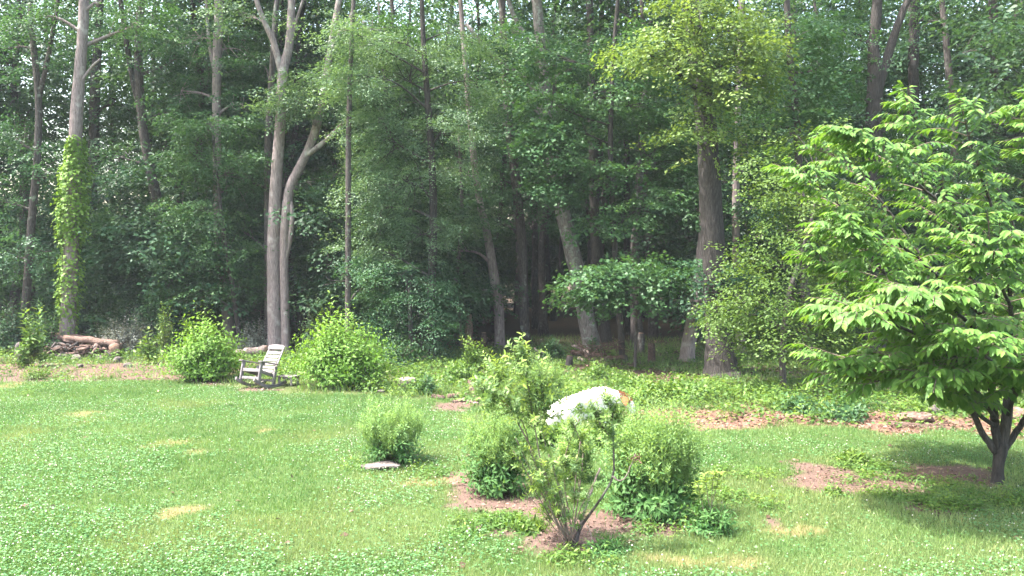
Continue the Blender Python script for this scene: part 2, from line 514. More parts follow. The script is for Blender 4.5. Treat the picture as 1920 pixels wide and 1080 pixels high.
def build_ground():
    xs = np.concatenate([[-400, -200, -100, -60, -40, -28], np.arange(-20, 20.01, .15), [28, 40, 60, 100, 200, 400]])
    ys = np.concatenate([[-60, -20, -5, 2], np.arange(5, 31, .13), np.arange(31.5, 60, 1.5), [75, 100, 150, 250, 400, 900]])
    X, Y = np.meshgrid(xs, ys)
    x, y = X.ravel(), Y.ravel()
    V = np.stack([x, y, zg(x, y)], -1)
    nx, ny = len(xs), len(ys)
    i = (np.arange(ny - 1)[:, None] * nx + np.arange(nx - 1)[None]).ravel()
    mb = MB()
    mb.add(V, None, np.stack([i, i + 1, i + nx + 1, i + nx], -1))
    m, nt, out = new_mat('ground_soil_and_turf')
    L = nt.links.new
    a = nt.nodes.new('ShaderNodeAttribute'); a.attribute_name = 'cover'
    tc = nt.nodes.new('ShaderNodeTexCoord')
    n1 = nt.nodes.new('ShaderNodeTexNoise'); n1.inputs['Scale'].default_value = 9; n1.inputs['Detail'].default_value = 8; n1.inputs['Roughness'].default_value = .75
    n2 = nt.nodes.new('ShaderNodeTexNoise'); n2.inputs['Scale'].default_value = 60; n2.inputs['Detail'].default_value = 4
    L(tc.outputs['Object'], n1.inputs['Vector']); L(tc.outputs['Object'], n2.inputs['Vector'])
    r = ramp(nt, [(.25, (.55, .55, .55)), (.75, (1.45, 1.42, 1.38))])
    ad = nt.nodes.new('ShaderNodeMath'); ad.operation = 'MULTIPLY_ADD'; ad.inputs[1].default_value = .5
    mu = nt.nodes.new('ShaderNodeMath'); mu.operation = 'MULTIPLY'; mu.inputs[1].default_value = .5
    L(n2.outputs['Fac'], mu.inputs[0]); L(n1.outputs['Fac'], ad.inputs[0]); L(mu.outputs[0], ad.inputs[2])
    L(ad.outputs[0], r.inputs[0])
    mx = nt.nodes.new('ShaderNodeMix'); mx.data_type = 'RGBA'; mx.blend_type = 'MULTIPLY'; mx.inputs['Factor'].default_value = 1
    L(a.outputs['Color'], mx.inputs['A']); L(r.outputs[0], mx.inputs['B'])
    p = nt.nodes.new('ShaderNodeBsdfPrincipled'); p.inputs['Roughness'].default_value = .95; p.inputs['Specular IOR Level'].default_value = .1
    L(mx.outputs['Result'], p.inputs['Base Color'])
    b = nt.nodes.new('ShaderNodeBump'); b.inputs['Strength'].default_value = .8; b.inputs['Distance'].default_value = .03
    L(ad.outputs[0], b.inputs['Height']); L(b.outputs[0], p.inputs['Normal'])
    L(p.outputs[0], out.inputs[0])
    o = mb.build('ground', m, None, True)
    lawn, mulch, dry, band = masks(x, y)
    wood = np.array([.075, .055, .038]); turf = np.array([.06, .095, .03]); mul = np.array([.115, .077, .065]); straw = np.array([.25, .155, .09]); lit = np.array([.17, .098, .072]); weedy = np.array([.075, .095, .035])
    near = (1 - sstep(3, 7, y - lawn_edge(x)))[:, None]
    c = wood * (1 - near) + weedy * near
    c = c * (1 - lawn[:, None]) + turf * lawn[:, None]
    c = c * (1 - band[:, None]) + lit * band[:, None]
    c = c * (1 - mulch[:, None]) + mul * mulch[:, None]
    c = c * (1 - dry[:, None]) + straw * dry[:, None]
    ca = o.data.color_attributes.new('cover', 'FLOAT_COLOR', 'POINT')
    ca.data.foreach_set('color', np.concatenate([c, np.ones((len(c), 1))], 1).astype(np.float32).ravel())
    tag(o, 'grassy yard ground with bare mulch patches running back under the trees', None, None, 'structure')

build_ground()

def scatter(n, y0, y1, rng, pad=1.5, k=.66, p=1.0):
    y = y0 + (y1 - y0) * rng.random(n) ** p
    x = (rng.random(n) * 2 - 1) * (k * y + pad)
    return x, y

def blades(x, y, h, w, rng, lean=.45):
    n = len(x)
    a = rng.random(n) * 2 * np.pi
    b = rng.random(n) * 2 * np.pi
    z = zg(x, y) - .004
    s = np.stack([np.cos(a), np.sin(a), 0 * a], -1) * (w / 2)[:, None]
    l = (h * np.abs(rng.normal(size=n)) * lean)[:, None] * np.stack([np.cos(b), np.sin(b), 0 * b], -1)
    base = np.stack([x, y, z], -1)
    tip = base + l; tip[:, 2] += h
    V = np.stack([base - s, base + s, tip], 1).reshape(-1, 3)
    return V, np.arange(3 * n).reshape(-1, 3)

def build_lawn():
    rng = np.random.default_rng(21)
    x, y = scatter(560000, 6.2, 23.5, rng, 1.0, .655, 1.15)
    lawn, mulch, dry, band = masks(x, y)
    patch = vnoise(x, y, 1.3, 41) * .45 + vnoise(x, y, .4, 42) * .3 + vnoise(x, y, .13, 40) * .4 - .08
    keep = rng.random(len(x)) < lawn * (1 - .95 * mulch) * (1 - .75 * dry) * (.45 + .8 * patch)
    x, y, dry, patch = x[keep], y[keep], dry[keep], patch[keep]
    n = len(x)
    h = (.035 + .045 * rng.random(n)) * (.6 + .8 * patch) * (1 - .4 * dry)
    w = (.005 + .004 * rng.random(n)) * (.8 + .05 * y)
    V, T = blades(x, y, h, w, rng)
    # yellower turf towards the right and front, as dry summer grass
    yel = sstep(.45, .75, vnoise(x, y, 1.8, 43) * .7 + vnoise(x, y, .5, 44) * .3 + .16 * sstep(-3, 2, x) - .12 * sstep(-3, -7, x))
    tip = np.clip(yel * .45 + dry * .9 + (rng.random(n) < .06) * .5, 0, 1) * rng.random(n) ** .4
    rnd = np.clip(.25 + .5 * rng.random(n) + .4 * (vnoise(x, y, .7, 45) - .5), 0, 1)
    mb = MB(); mb.add(V, T, None, np.repeat(rnd, 3), np.repeat(tip, 3))
    tag(mb.build('grass', M['grass']), 'short mown green lawn grass, yellowing in patches', 'grass', None, 'stuff')
    # clover
    x, y = scatter(150000, 6.2, 22.5, rng, 1.0, .655, 1.1)
    lawn, mulch, dry, band = masks(x, y)
    cl = sstep(.42, .62, vnoise(x, y, 1.5, 51) * .65 + vnoise(x, y, .45, 52) * .35 + .16 * sstep(-1, -5, x))
    keep = rng.random(len(x)) < lawn * (1 - mulch) * (1 - dry) * (.12 + .88 * cl)
    x, y, cl = x[keep], y[keep], cl[keep]
    n = len(x)
    P = np.stack([x, y, zg(x, y) + .02 + .045 * rng.random(n)], -1)
    a = rng.random(n) * 6.283
    D = np.stack([np.cos(a), np.sin(a), .1 * rng.normal(size=n)], -1)
    N = UP + rng.normal(size=(n, 3)) * .3
    mb = MB(); add_leaves(mb, 'rhomb', P, D, N, .026 + .02 * rng.random(n), rng.random(n))
    tag(mb.build('clover', M['clover']), 'low bluish green clover leaves mixed through the lawn', 'clover', None, 'stuff')
    # clover heads: small six-sided balls on the turf
    x, y = scatter(11500, 6.4, 21.5, rng, 1.0, .655, 1.0)
    lawn, mulch, dry, band = masks(x, y)
    cl = sstep(.36, .66, vnoise(x, y, 1.5, 51) * .65 + vnoise(x, y, .45, 52) * .35 + .12 * sstep(0, -5, x))
    keep = rng.random(len(x)) < lawn * (1 - mulch) * (1 - dry) * (.06 + .75 * cl)
    x, y = x[keep], y[keep]; n = len(x)
    O = np.array([(1, 0, 0), (0, 1, 0), (-1, 0, 0), (0, -1, 0), (0, 0, 1), (0, 0, -1)], float)
    FT = np.array([(0, 1, 4), (1, 2, 4), (2, 3, 4), (3, 0, 4), (1, 0, 5), (2, 1, 5), (3, 2, 5), (0, 3, 5)])
    r = .006 + .006 * rng.random(n)
    C = np.stack([x, y, zg(x, y) + .065 + .04 * rng.random(n)], -1)
    V = (C[:, None] + O[None] * r[:, None, None]).reshape(-1, 3)
    mb = MB(); mb.add(V, (FT[None] + 6 * np.arange(n)[:, None, None]).reshape(-1, 3), None, np.repeat(rng.random(n), 6))
    tag(mb.build('clover_flowers', M['flower']), 'scattered small white clover flower heads dotting the lawn', 'flowers', None, 'stuff')

build_lawn()

def build_litter():
    rng = np.random.default_rng(31)
    xs, ys = scatter(90000, 7.5, 36, rng, 1.5, .66, 1.0)
    for cx, cy, a_, b_ in MULCH:
        k = int(520 * a_ * b_)
        t, q = rng.random(k) * 6.283, np.sqrt(rng.random(k)) * 1.1
        xs, ys = np.append(xs, cx + a_ * q * np.cos(t)), np.append(ys, cy + b_ * q * np.sin(t))
    lawn, mulch, dry, band = masks(xs, ys)
    wood = (1 - lawn) * sstep(3, 6, ys - lawn_edge(xs))
    keep = rng.random(len(xs)) < np.clip(.9 * band + .8 * mulch + .35 * wood + .004 * lawn, 0, 1)
    x, y, mu = xs[keep], ys[keep], mulch[keep]
    n = len(x)
    P = np.stack([x, y, zg(x, y) + .006 + .03 * rng.random(n) * (1 - .6 * mu)], -1)
    a = rng.random(n) * 6.283
    D = np.stack([np.cos(a), np.sin(a), .25 * rng.normal(size=n)], -1)
    N = UP + rng.normal(size=(n, 3)) * .45
    L = np.where(mu > .4, .012 + .05 * rng.random(n) ** 2, .05 + .06 * rng.random(n))
    mb = MB(); add_leaves(mb, 'rhomb', P, D, N, L, rng.random(n))
    tag(mb.build('leaf_litter', M['litter']), 'reddish brown dead leaves and wood chips strewn on bare ground', 'leaf litter', None, 'stuff')

build_litter()

def clump_leaves(C, r, h, n, L, rng):
    """low leafy clumps: leaves through many small domes. C centres, r radii, h heights, n leaves each"""
    idx = np.repeat(np.arange(len(C)), n)
    m = len(idx)
    u = unit(rng.normal(size=(m, 3))); u[:, 2] = np.abs(u[:, 2])
    q = rng.random(m) ** .4
    P = C[idx] + u * q[:, None] * np.stack([r[idx], r[idx], h[idx]], -1)
    a = np.arctan2(u[:, 1], u[:, 0]) + rng.normal(size=m) * .9
    D = np.stack([np.cos(a), np.sin(a), rng.normal(size=m) * .4 - .05], -1)
    N = UP + .5 * u + rng.normal(size=(m, 3)) * .35
    return P, D, N, L * (.6 + .8 * rng.random(m)), idx

def build_undergrowth():
    rng = np.random.default_rng(61)
    x, y = scatter(2100, 14, 31, rng, 1.5, .67)
    lawn, mulch, dry, band = masks(x, y)
    keep = (lawn < .2) & (rng.random(len(x)) > mulch * .9) & (rng.random(len(x)) > band * .62) & ~((x > -8.0) & (x < -4) & (y < 22))
    x, y = x[keep], y[keep]
    ed = y - lawn_edge(x)
    C = np.stack([x, y, zg(x, y)], -1)
    sun_in = sstep(8, 1.5, ed)
    r = .28 + .3 * rng.random(len(x)); h = (.15 + .35 * rng.random(len(x))) * (.8 + .5 * sun_in) * np.where((y > 20.0) & (x > 1.0) & (x < 11), .4, 1)
    tone = rng.random(len(x))
    P, D, N, L, idx = clump_leaves(C, r, h, 60, .085, rng)
    mb = MB()
    add_leaves(mb, 'rhomb', P, D, N, L, np.clip(.6 * tone[idx] + .4 * rng.random(len(P)), 0, 1), np.clip((tone[idx] > .8) * .5 * rng.random(len(P)) + .0, 0, 1))
    tag(mb.build('undergrowth', M['weed']), 'low leafy green weeds covering the edge of the wood', 'undergrowth', None, 'stuff')
    # grassy forest floor on the right
    x, y = scatter(70000, 17, 36, rng, 1.0, .66)
    lawn, mulch, dry, band = masks(x, y)
    keep = (lawn < .3) & (rng.random(len(x)) < (1 - band * .8) * (1 - .85 * mulch) * (vnoise(x, y, 1.2, 66) > .38))
    x, y = x[keep], y[keep]; n = len(x)
    V, T = blades(x, y, .10 + .18 * rng.random(n), .014 + .012 * rng.random(n), rng, .6)
    mb = MB(); mb.add(V, T, None, np.repeat(rng.random(n), 3), np.repeat(.35 * rng.random(n) ** 2, 3))
    tag(mb.build('tall_grass', M['grass']), 'taller rough grass growing among the weeds under the trees', 'grass', None, 'stuff')
    # weeds that break up the lawn round the mulch beds, right side
    cs = []
    for px, py, rx, ry, k in [(1600, 875, 60, 14, 24), (1400, 890, 60, 14, 16), (1330, 930, 60, 14, 8), (1640, 930, 90, 10, 20), (1800, 950, 100, 14, 30), (1700, 905, 130, 18, 26), (1880, 940, 60, 25, 16), (1420, 945, 60, 16, 14), (960, 985, 70, 14, 16), (900, 1000, 70, 20, 14),
                              (1060, 1050, 60, 10, 6), (1250, 1000, 60, 8, 8), (60, 735, 50, 8, 8), (760, 740, 60, 8, 10), (250, 700, 60, 6, 8), (110, 700, 60, 6, 4), (660, 875, 40, 8, 6), (800, 890, 40, 12, 10), (1100, 1060, 90, 12, 8)]:
        cx, cy, a, b = ell(px, py, rx, ry)
        t, q = rng.random(k) * 6.283, np.sqrt(rng.random(k))
        cs += [(cx + a * q[i] * math.cos(t[i]), cy + b * q[i] * math.sin(t[i])) for i in range(k)]
    x, y = np.array(cs).T
    C = np.stack([x, y, zg(x, y)], -1)
    P, D, N, L, idx = clump_leaves(C, .10 + .14 * rng.random(len(x)), .06 + .14 * rng.random(len(x)), 45, .055, rng)
    tone = rng.random(len(x))
    mb = MB(); add_leaves(mb, 'lance', P, D, N, L, np.clip(.5 * tone[idx] + .5 * rng.random(len(P)), 0, 1), (tone[idx] > .7) * .5 * rng.random(len(P)))
    tag(mb.build('lawn_weeds', M['weed']), 'patches of leafy weeds ringing the bare mulch beds', 'weeds', None, 'stuff')

build_undergrowth()

# ------------------------------------------------------------------ trees
def trunk_px(pts, d, sides, rng, extend=True, base=True, n=None, flare=1.15):
    """photo outline of a stem -> tube at distance d; adds the foot and, where it leaves the frame, the top"""
    pts = list(pts)
    gy = HORIZON + F * CAM_H / d
    W = [np.append(at(px, py, d), w / F * d / 2) for px, py, w in pts]
    if base:
        W[0][2] = -.12
        W[0][3] *= flare
        W.insert(1, np.append(W[0][:3] * .85 + W[1][:3] * .15, W[0][3] / flare * .97))
        if W[1][2] > .9:
            t = .6 / W[1][2]
            W[1][:3] = W[0][:3] * (1 - t) + W[1][:3] * t
    if extend and pts[-1][1] < 40:
        v = W[-1] - W[-2]
        s = max(1.0, (16 - W[-1][2]) / max(v[2], .3))
        W.append(np.array([*(W[-1][:2] + v[:2] * min(s, 2) * .6), W[-1][2] + v[2] * s, W[-1][3] * .45]))
    C = curve(W, n or max(10, 4 * len(W)))
    C[:, 1] += np.cumsum(rng.normal(size=len(C))) * .015
    return C

def depthify(C, rng):
    C = C.copy()
    return C

def limb(mb, a, b, r0, rng, sides=5, sag=.15):
    a, b = np.asarray(a, float), np.asarray(b, float)
    mid = (a + b) / 2 + rng.normal(size=3) * .08 * np.linalg.norm(b - a) + np.array([0, 0, sag * np.linalg.norm(b - a)])
    C = curve([a, mid, b], 8)
    mb.tube(C, np.linspace(r0, r0 * .3, 8), sides, False)
    return C

def px_tree(name, label, d, stems, blobs, bark='bark', leaf='maple_dark', spr=SPR_MAPLE, size=.098, tmplk='rhomb', top=True, group=None, seed=0, disc=.75, tier=.16, cat='tree', per=7):
    rng = np.random.default_rng(seed + 1000)
    lines = []
    for k, s in enumerate(stems):
        C = trunk_px(s, d, 10, rng, True, k == 0 or s[0][1] > HORIZON + 60)
        lines.append(C)
    base = lines[0][0]
    root = thing(name, label, cat, (base[0], base[1], 0), group)
    for k, C in enumerate(lines):
        mb = MB()
        s0 = stems[k]
        if k == 0 or s0[0][1] > HORIZON + 60:
            # root flare with uneven buttresses
            ph = rng.random() * 6.28
            amp = .13 if name == 'flared_tree' else .1
            mb.tube(C[:, :3], C[:, 3], 18, True, .02, rng, .5, lambda q, a: 1 + amp * (np.cos(5 * a + ph) + .5 * np.cos(3 * a + 2 * ph)) * math.exp(-max(q[2], 0) / .45))
        else:
            mb.tube(C[:, :3], C[:, 3], 8, True, .03, rng)
        at_world(mb.build('trunk' if k == 0 else 'stem', M[bark], None, True), root)
    allC = np.concatenate(lines)
    mbc = MB()
    for bi, b in enumerate(blobs):
        px, py, rx, ry, ns = b[:5]
        dd = d + (b[5] if len(b) > 5 else 0)
        c = at(px, py, dd)
        r = np.array([rx / F * dd, .8 * (rx + ry) / 2 / F * dd + .25, ry / F * dd])
        # limb to the blob from the stem below it
        tgt = c[2] - .35 * np.linalg.norm(allC[:, :3] - c, axis=1)
        sc = np.abs(allC[:, 2] - np.clip(tgt, .5, None)) + .35 * np.linalg.norm(allC[:, :2] - c[:2], axis=1)
        a = allC[np.argmin(sc)]
        mbl = MB()
        lc = limb(mbl, a[:3], c, min(a[3] * .45, .05 + .012 * np.linalg.norm(a[:3] - c)), rng, 6, .06)
        O, yaw, pit, rol, sub, SC = blob_sprays(c, r, ns, a[:2], rng, tier, per, disc)
        for q in SC[:min(len(SC), 14)]:
            limb(mbl, lc[rng.integers(3, 8)], q, .016, rng, 4, .05)
        at_world(mbl.build('branch', M[bark], None, True), root)
        P, D, N, I = place_sprays(spr, O, yaw, pit, rol, .75 + .5 * rng.random(len(O)), rng)
        st = rng.random(ns)
        rnd = np.clip(.55 * st[sub[I]] + .45 * rng.random(len(P)), 0, 1)
        add_leaves(mbc, tmplk, P, D, N, size * (.7 + .6 * rng.random(len(P))), rnd)
    if top:
        # the canopy above the picture, which shades the wood
        t = allC[np.argmax(allC[:, 2])]
        O, yaw, pit, rol, sub, SC = blob_sprays([t[0], t[1] + .5, 17.0], [3.0, 3.0, 3.4], 26 if name == 'flared_tree' else 7, t[:2], rng, .3, 6, 1.1)
        P, D, N, I = place_sprays(SPR_BIG, O, yaw, pit, rol, 1.2 + .5 * rng.random(len(O)), rng, .1)
        add_leaves(mbc, 'rhomb', P, D, N, .24 * (.7 + .6 * rng.random(len(P))), rng.random(len(P)))
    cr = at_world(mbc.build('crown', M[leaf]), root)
    return root

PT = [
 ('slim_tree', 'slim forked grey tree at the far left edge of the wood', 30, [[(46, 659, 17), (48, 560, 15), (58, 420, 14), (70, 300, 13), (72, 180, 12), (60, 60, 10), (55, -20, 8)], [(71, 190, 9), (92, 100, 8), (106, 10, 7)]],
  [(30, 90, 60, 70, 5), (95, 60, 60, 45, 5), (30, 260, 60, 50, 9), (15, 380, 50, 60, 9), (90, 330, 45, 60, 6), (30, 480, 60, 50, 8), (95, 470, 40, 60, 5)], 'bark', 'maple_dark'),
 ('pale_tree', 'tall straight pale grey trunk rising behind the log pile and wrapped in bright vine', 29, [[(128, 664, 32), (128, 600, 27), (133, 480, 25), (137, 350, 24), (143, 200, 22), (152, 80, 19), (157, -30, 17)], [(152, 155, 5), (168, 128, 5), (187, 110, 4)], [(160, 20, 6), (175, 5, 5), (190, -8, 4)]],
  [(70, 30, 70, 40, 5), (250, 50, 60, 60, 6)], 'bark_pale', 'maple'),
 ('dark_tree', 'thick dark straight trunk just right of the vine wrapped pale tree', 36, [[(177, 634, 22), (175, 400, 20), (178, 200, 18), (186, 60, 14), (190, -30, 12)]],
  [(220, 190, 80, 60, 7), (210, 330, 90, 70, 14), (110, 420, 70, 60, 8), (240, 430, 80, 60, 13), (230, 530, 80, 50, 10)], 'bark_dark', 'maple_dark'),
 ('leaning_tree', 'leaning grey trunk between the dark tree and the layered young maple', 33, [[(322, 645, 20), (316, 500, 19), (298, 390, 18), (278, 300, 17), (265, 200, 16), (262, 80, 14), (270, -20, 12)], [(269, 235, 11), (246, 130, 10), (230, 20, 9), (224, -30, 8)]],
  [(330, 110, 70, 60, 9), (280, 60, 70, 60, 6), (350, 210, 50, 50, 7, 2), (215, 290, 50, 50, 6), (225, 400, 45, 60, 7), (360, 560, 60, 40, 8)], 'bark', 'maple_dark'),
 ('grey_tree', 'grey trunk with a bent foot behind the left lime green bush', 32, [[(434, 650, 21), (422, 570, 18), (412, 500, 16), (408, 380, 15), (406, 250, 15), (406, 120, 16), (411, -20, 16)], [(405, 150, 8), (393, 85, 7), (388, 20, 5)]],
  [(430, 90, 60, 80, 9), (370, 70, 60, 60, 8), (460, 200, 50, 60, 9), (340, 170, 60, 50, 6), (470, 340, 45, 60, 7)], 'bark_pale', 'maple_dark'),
 ('young_maple', 'young maple with layered bright foliage above the left lime green bush', 30.2, [[(452, 657, 10), (440, 560, 9), (420, 430, 7), (405, 300, 5), (400, 230, 4)]],
  [(388, 232, 55, 30, 14), (370, 310, 40, 40, 9), (425, 325, 50, 50, 14), (395, 400, 60, 40, 15), (430, 470, 50, 45, 12), (360, 480, 36, 36, 8), (450, 540, 40, 30, 8), (345, 550, 55, 28, 8)], 'bark', 'maple'),
 ('twin_tree', 'pale pinkish double trunked tree standing right behind the rocking chair', 29.5, [[(516, 661, 29), (513, 560, 25), (512, 470, 24), (516, 360, 22), (525, 230, 19), (530, 135, 18), (543, 80, 15), (548, -25, 13)], [(536, 661, 18), (533, 550, 16), (533, 460, 17), (541, 360, 18), (560, 315, 17), (580, 273, 16), (600, 205, 14), (612, 130, 13), (622, 70, 12), (637, -20, 10)],
   [(530, 145, 13), (514, 80, 12), (500, 48, 10), (480, -10, 9)], [(577, 290, 11), (607, 267, 9), (630, 245, 8), (652, 220, 5)], [(533, 495, 11), (545, 440, 10), (548, 400, 9), (541, 358, 8)], [(544, 80, 7), (556, 40, 6), (572, -15, 5)], [(615, 110, 7), (636, 62, 6), (660, 18, 4)], [(512, 85, 6), (514, 30, 6), (520, -20, 5)]],
  [(595, 165, 40, 32, 8, -.6), (560, 195, 40, 22, 6, -.6), (650, 150, 40, 30, 5, -.4), (585, 212, 34, 14, 4, -.5), (470, 30, 50, 30, 4), (690, 40, 40, 30, 4)], 'bark_pale', 'elm'),
 ('thin_tree', 'thin grey trunk standing close behind the left side of the double trunked tree', 30.6, [[(503, 656, 14), (503, 353, 14), (504, 233, 13), (512, 100, 11), (520, -20, 9)]], [(455, 130, 50, 60, 9, 2), (450, 300, 35, 70, 9, 2), (580, 430, 40, 60, 9, 2), (450, 430, 30, 60, 7, 2), (590, 340, 40, 50, 6), (580, 540, 40, 40, 6)], 'bark', 'maple_dark'),
 ('pole_tree', 'thin straight pale trunk rising behind the right lime green bush', 26.0, [[(652, 682, 11), (653, 480, 11), (655, 230, 10), (661, 60, 8), (664, -20, 7)]], [(700, 60, 50, 50, 7, 2), (620, 340, 34, 50, 5, 5), (605, 480, 36, 60, 9, 5), (705, 540, 36, 40, 6, 2)], 'bark', 'maple'),
 ('elm_tree', 'broad fine leaved greyish green tree filling the centre left of the wood', 27, [[(812, 676, 18), (808, 560, 17), (812, 400, 15), (806, 250, 13), (795, 100, 10), (790, -20, 8)]],
  [(760, 150, 95, 70, 20), (725, 260, 50, 90, 16), (830, 250, 80, 80, 16), (760, 340, 90, 70, 16), (790, 440, 80, 60, 12), (715, 390, 36, 70, 9), (880, 150, 60, 60, 8), (720, 80, 60, 40, 8), (720, 470, 40, 40, 6), (850, 60, 60, 40, 6), (672, 140, 34, 40, 8, -1.6), (662, 60, 40, 40, 7, -1.6)], 'bark_dark', 'elm', SPR_FINE, .07),
 ('arching_tree', 'small dark arching tree with drooping sprays low between bush and centre trunks', 26.2, [[(772, 681, 9), (770, 600, 8), (768, 540, 5)]],
  [(760, 545, 75, 35, 10), (800, 590, 65, 40, 8), (730, 500, 50, 25, 5), (740, 605, 50, 35, 5), (800, 640, 50, 25, 4)], 'bark_dark', 'maple_dark', SPR_FINE, .07, 'rhomb', False),
 ('lichen_tree', 'thick leaning lichen spotted trunk beside the brush pile in the centre', 30, [[(1113, 659, 37), (1098, 590, 32), (1085, 520, 31), (1065, 440, 29), (1045, 350, 27), (1030, 260, 24), (1020, 150, 22), (1008, 20, 19), (1003, -30, 17)], [(1034, 300, 13), (1000, 168, 11), (933, 112, 9), (873, 45, 7)], [(1020, 170, 10), (1000, 90, 9), (960, 20, 8)]],
  [(1000, 90, 80, 50, 10), (1090, 120, 80, 60, 12), (940, 190, 60, 50, 7), (1060, 200, 70, 40, 8), (960, 60, 60, 40, 6), (1000, 260, 60, 40, 6)], 'bark_lichen', 'maple_dark'),
 ('straight_tree', 'straight grey trunk in the dark middle of the wood left of the leaning lichen trunk', 32, [[(986, 650, 20), (981, 560, 18), (979, 470, 18), (968, 340, 18), (957, 260, 16), (948, 150, 14), (940, -20, 12)]], [(920, 340, 60, 60, 10), (1015, 370, 50, 50, 8), (890, 420, 60, 50, 8), (930, 230, 60, 50, 8)], 'bark', 'maple_dark'),
 ('bent_tree', 'short bent grey trunk next left of the straight trunk in the middle', 31.3, [[(938, 653, 21), (935, 580, 19), (926, 515, 18), (912, 430, 15), (900, 380, 13), (888, 290, 12), (875, 150, 10), (862, -20, 8)]], [(860, 330, 50, 50, 5), (850, 470, 60, 50, 6), (880, 540, 50, 30, 4)], 'bark_pale', 'elm', SPR_FINE, .07),
 ('dark_tree', 'dark trunk standing directly behind the leaning lichen spotted trunk', 34, [[(1137, 641, 23), (1120, 500, 21), (1112, 300, 17), (1108, 100, 14), (1105, -20, 12)]], [(1110, 400, 60, 60, 6), (1150, 250, 60, 60, 7)], 'bark_dark', 'maple_dark'),
 ('maple_sapling', 'low maple sapling with wide flat bright sprays over the brush pile', 24.6, [[(1190, 692, 6), (1192, 620, 6), (1196, 540, 4)]],
  [(1140, 520, 36, 14, 6), (1215, 508, 38, 14, 6), (1180, 498, 45, 8, 4), (1110, 548, 18, 8, 3), (1190, 552, 36, 9, 3), (1165, 538, 34, 10, 3), (1228, 535, 16, 8, 2)], 'bark', 'maple', SPR_MAPLE, .105, 'maple', False),
 ('sugar_maple', 'maple with tiers of mid green leaves right of the leaning lichen trunk', 27, [[(1168, 676, 13), (1160, 560, 12), (1150, 420, 11), (1145, 280, 10), (1150, 120, 8), (1160, -20, 7)]],
  [(1040, 270, 50, 35, 8, -.8), (1058, 330, 34, 34, 6, -.8), (1025, 190, 40, 40, 6, -.5), (1020, 90, 40, 45, 6), (1110, 330, 60, 40, 9, -.8), (1165, 395, 50, 30, 6, -.6), (1240, 290, 70, 60, 12), (1210, 190, 60, 50, 9), (1130, 180, 60, 50, 8), (1190, 90, 60, 50, 7), (1270, 370, 50, 35, 6), (1080, 240, 40, 30, 4)], 'bark_dark', 'maple', SPR_MAPLE, .10, 'maple'),
 ('woodland_tree', 'brown trunk marked by an orange wound behind the maple sapling', 36, [[(1226, 634, 21), (1222, 520, 19), (1212, 400, 17), (1202, 250, 15), (1192, 100, 13), (1188, -20, 11)]], [(1180, 430, 50, 40, 4), (1260, 450, 50, 40, 5)], 'bark', 'maple_dark'),
 ('dark_tree', 'narrow black looking trunk left of the orange wounded trunk', 38, [[(1178, 627, 13), (1176, 400, 12), (1175, 200, 11), (1176, -20, 9)]], [(1150, 330, 60, 60, 6)], 'bark_dark', 'deep'),
 ('flared_tree', 'biggest trunk with wide flared roots and yellowish green leaves hanging over it', 23, [[(1354, 705, 68), (1353, 682, 60), (1350, 650, 54), (1346, 605, 49), (1341, 500, 43), (1336, 400, 42), (1330, 300, 40), (1322, 200, 36), (1308, 100, 32), (1294, 0, 28), (1288, -60, 25)]],
  [(1310, 55, 85, 36, 14, -1), (1245, 100, 55, 22, 8, -1.2), (1340, 120, 75, 36, 13, -1.2), (1395, 95, 45, 40, 8, -1), (1325, 185, 55, 26, 8, -1.2), (1395, 150, 45, 18, 5, -1.3), (1205, 95, 22, 10, 3, -1.2), (1305, 250, 30, 14, 4, -1.2), (1280, 10, 60, 22, 6, -.8), (1410, 30, 40, 30, 5), (1350, 250, 40, 20, 3, -.9)], 'bark_dark', 'lime', SPR_MAPLE, .085, 'maple', True, None, 0, .5, 4),
 ('leaning_tree', 'leaning grey trunk just left of the biggest flared trunk', 26.5, [[(1287, 679, 31), (1292, 640, 27), (1303, 580, 26), (1312, 520, 25), (1320, 430, 22), (1318, 300, 18), (1312, 150, 15), (1308, -20, 12)]], [(1360, 512, 46, 22, 6, -2.6), (1380, 585, 30, 18, 4, -2.6), (1270, 380, 40, 40, 5, 1), (1345, 560, 24, 14, 3, -2.6)], 'bark_pale', 'maple_dark', SPR_MAPLE, .10, 'maple'),
 ('young_tree', 'young yellowish green tree with drooping leaves left of the cherry', 20, [[(1468, 734, 13), (1466, 650, 12), (1475, 560, 10), (1500, 470, 7), (1520, 400, 5)]],
  [(1415, 590, 55, 26, 8), (1480, 555, 60, 32, 8), (1520, 610, 55, 36, 7), (1400, 560, 40, 20, 4), (1460, 495, 50, 25, 5), (1540, 490, 55, 42, 7), (1475, 430, 45, 26, 4), (1550, 390, 60, 50, 8), (1440, 650, 45, 25, 4), (1490, 340, 60, 40, 6), (1530, 270, 50, 40, 5)], 'bark', 'olive_green', SPR_MAPLE, .082, 'rhomb', False, None, 0, .55),
 ('forked_tree', 'big dark trunk that forks in two above the cherry tree', 29, [[(1640, 664, 36), (1640, 400, 32), (1638, 250, 31), (1640, 140, 27), (1637, 90, 20), (1645, -20, 17)], [(1645, 175, 17), (1670, 90, 16), (1690, 30, 14), (1712, -30, 11)]],
  [(1560, 60, 60, 50, 9), (1540, 240, 60, 70, 12), (1600, 330, 70, 60, 12), (1720, 330, 90, 60, 13), (1590, 180, 45, 50, 7), (1690, 240, 50, 30, 5), (1560, 420, 70, 60, 10)], 'bark_dark', 'maple_dark'),
 ('dark_tree', 'dark straight trunk right of the forked trunk above the cherry', 33, [[(1716, 645, 21), (1714, 300, 19), (1713, 130, 18), (1716, -20, 16)]], [(1770, 280, 70, 40, 6), (1760, 400, 80, 70, 9)], 'bark_dark', 'maple_dark'),
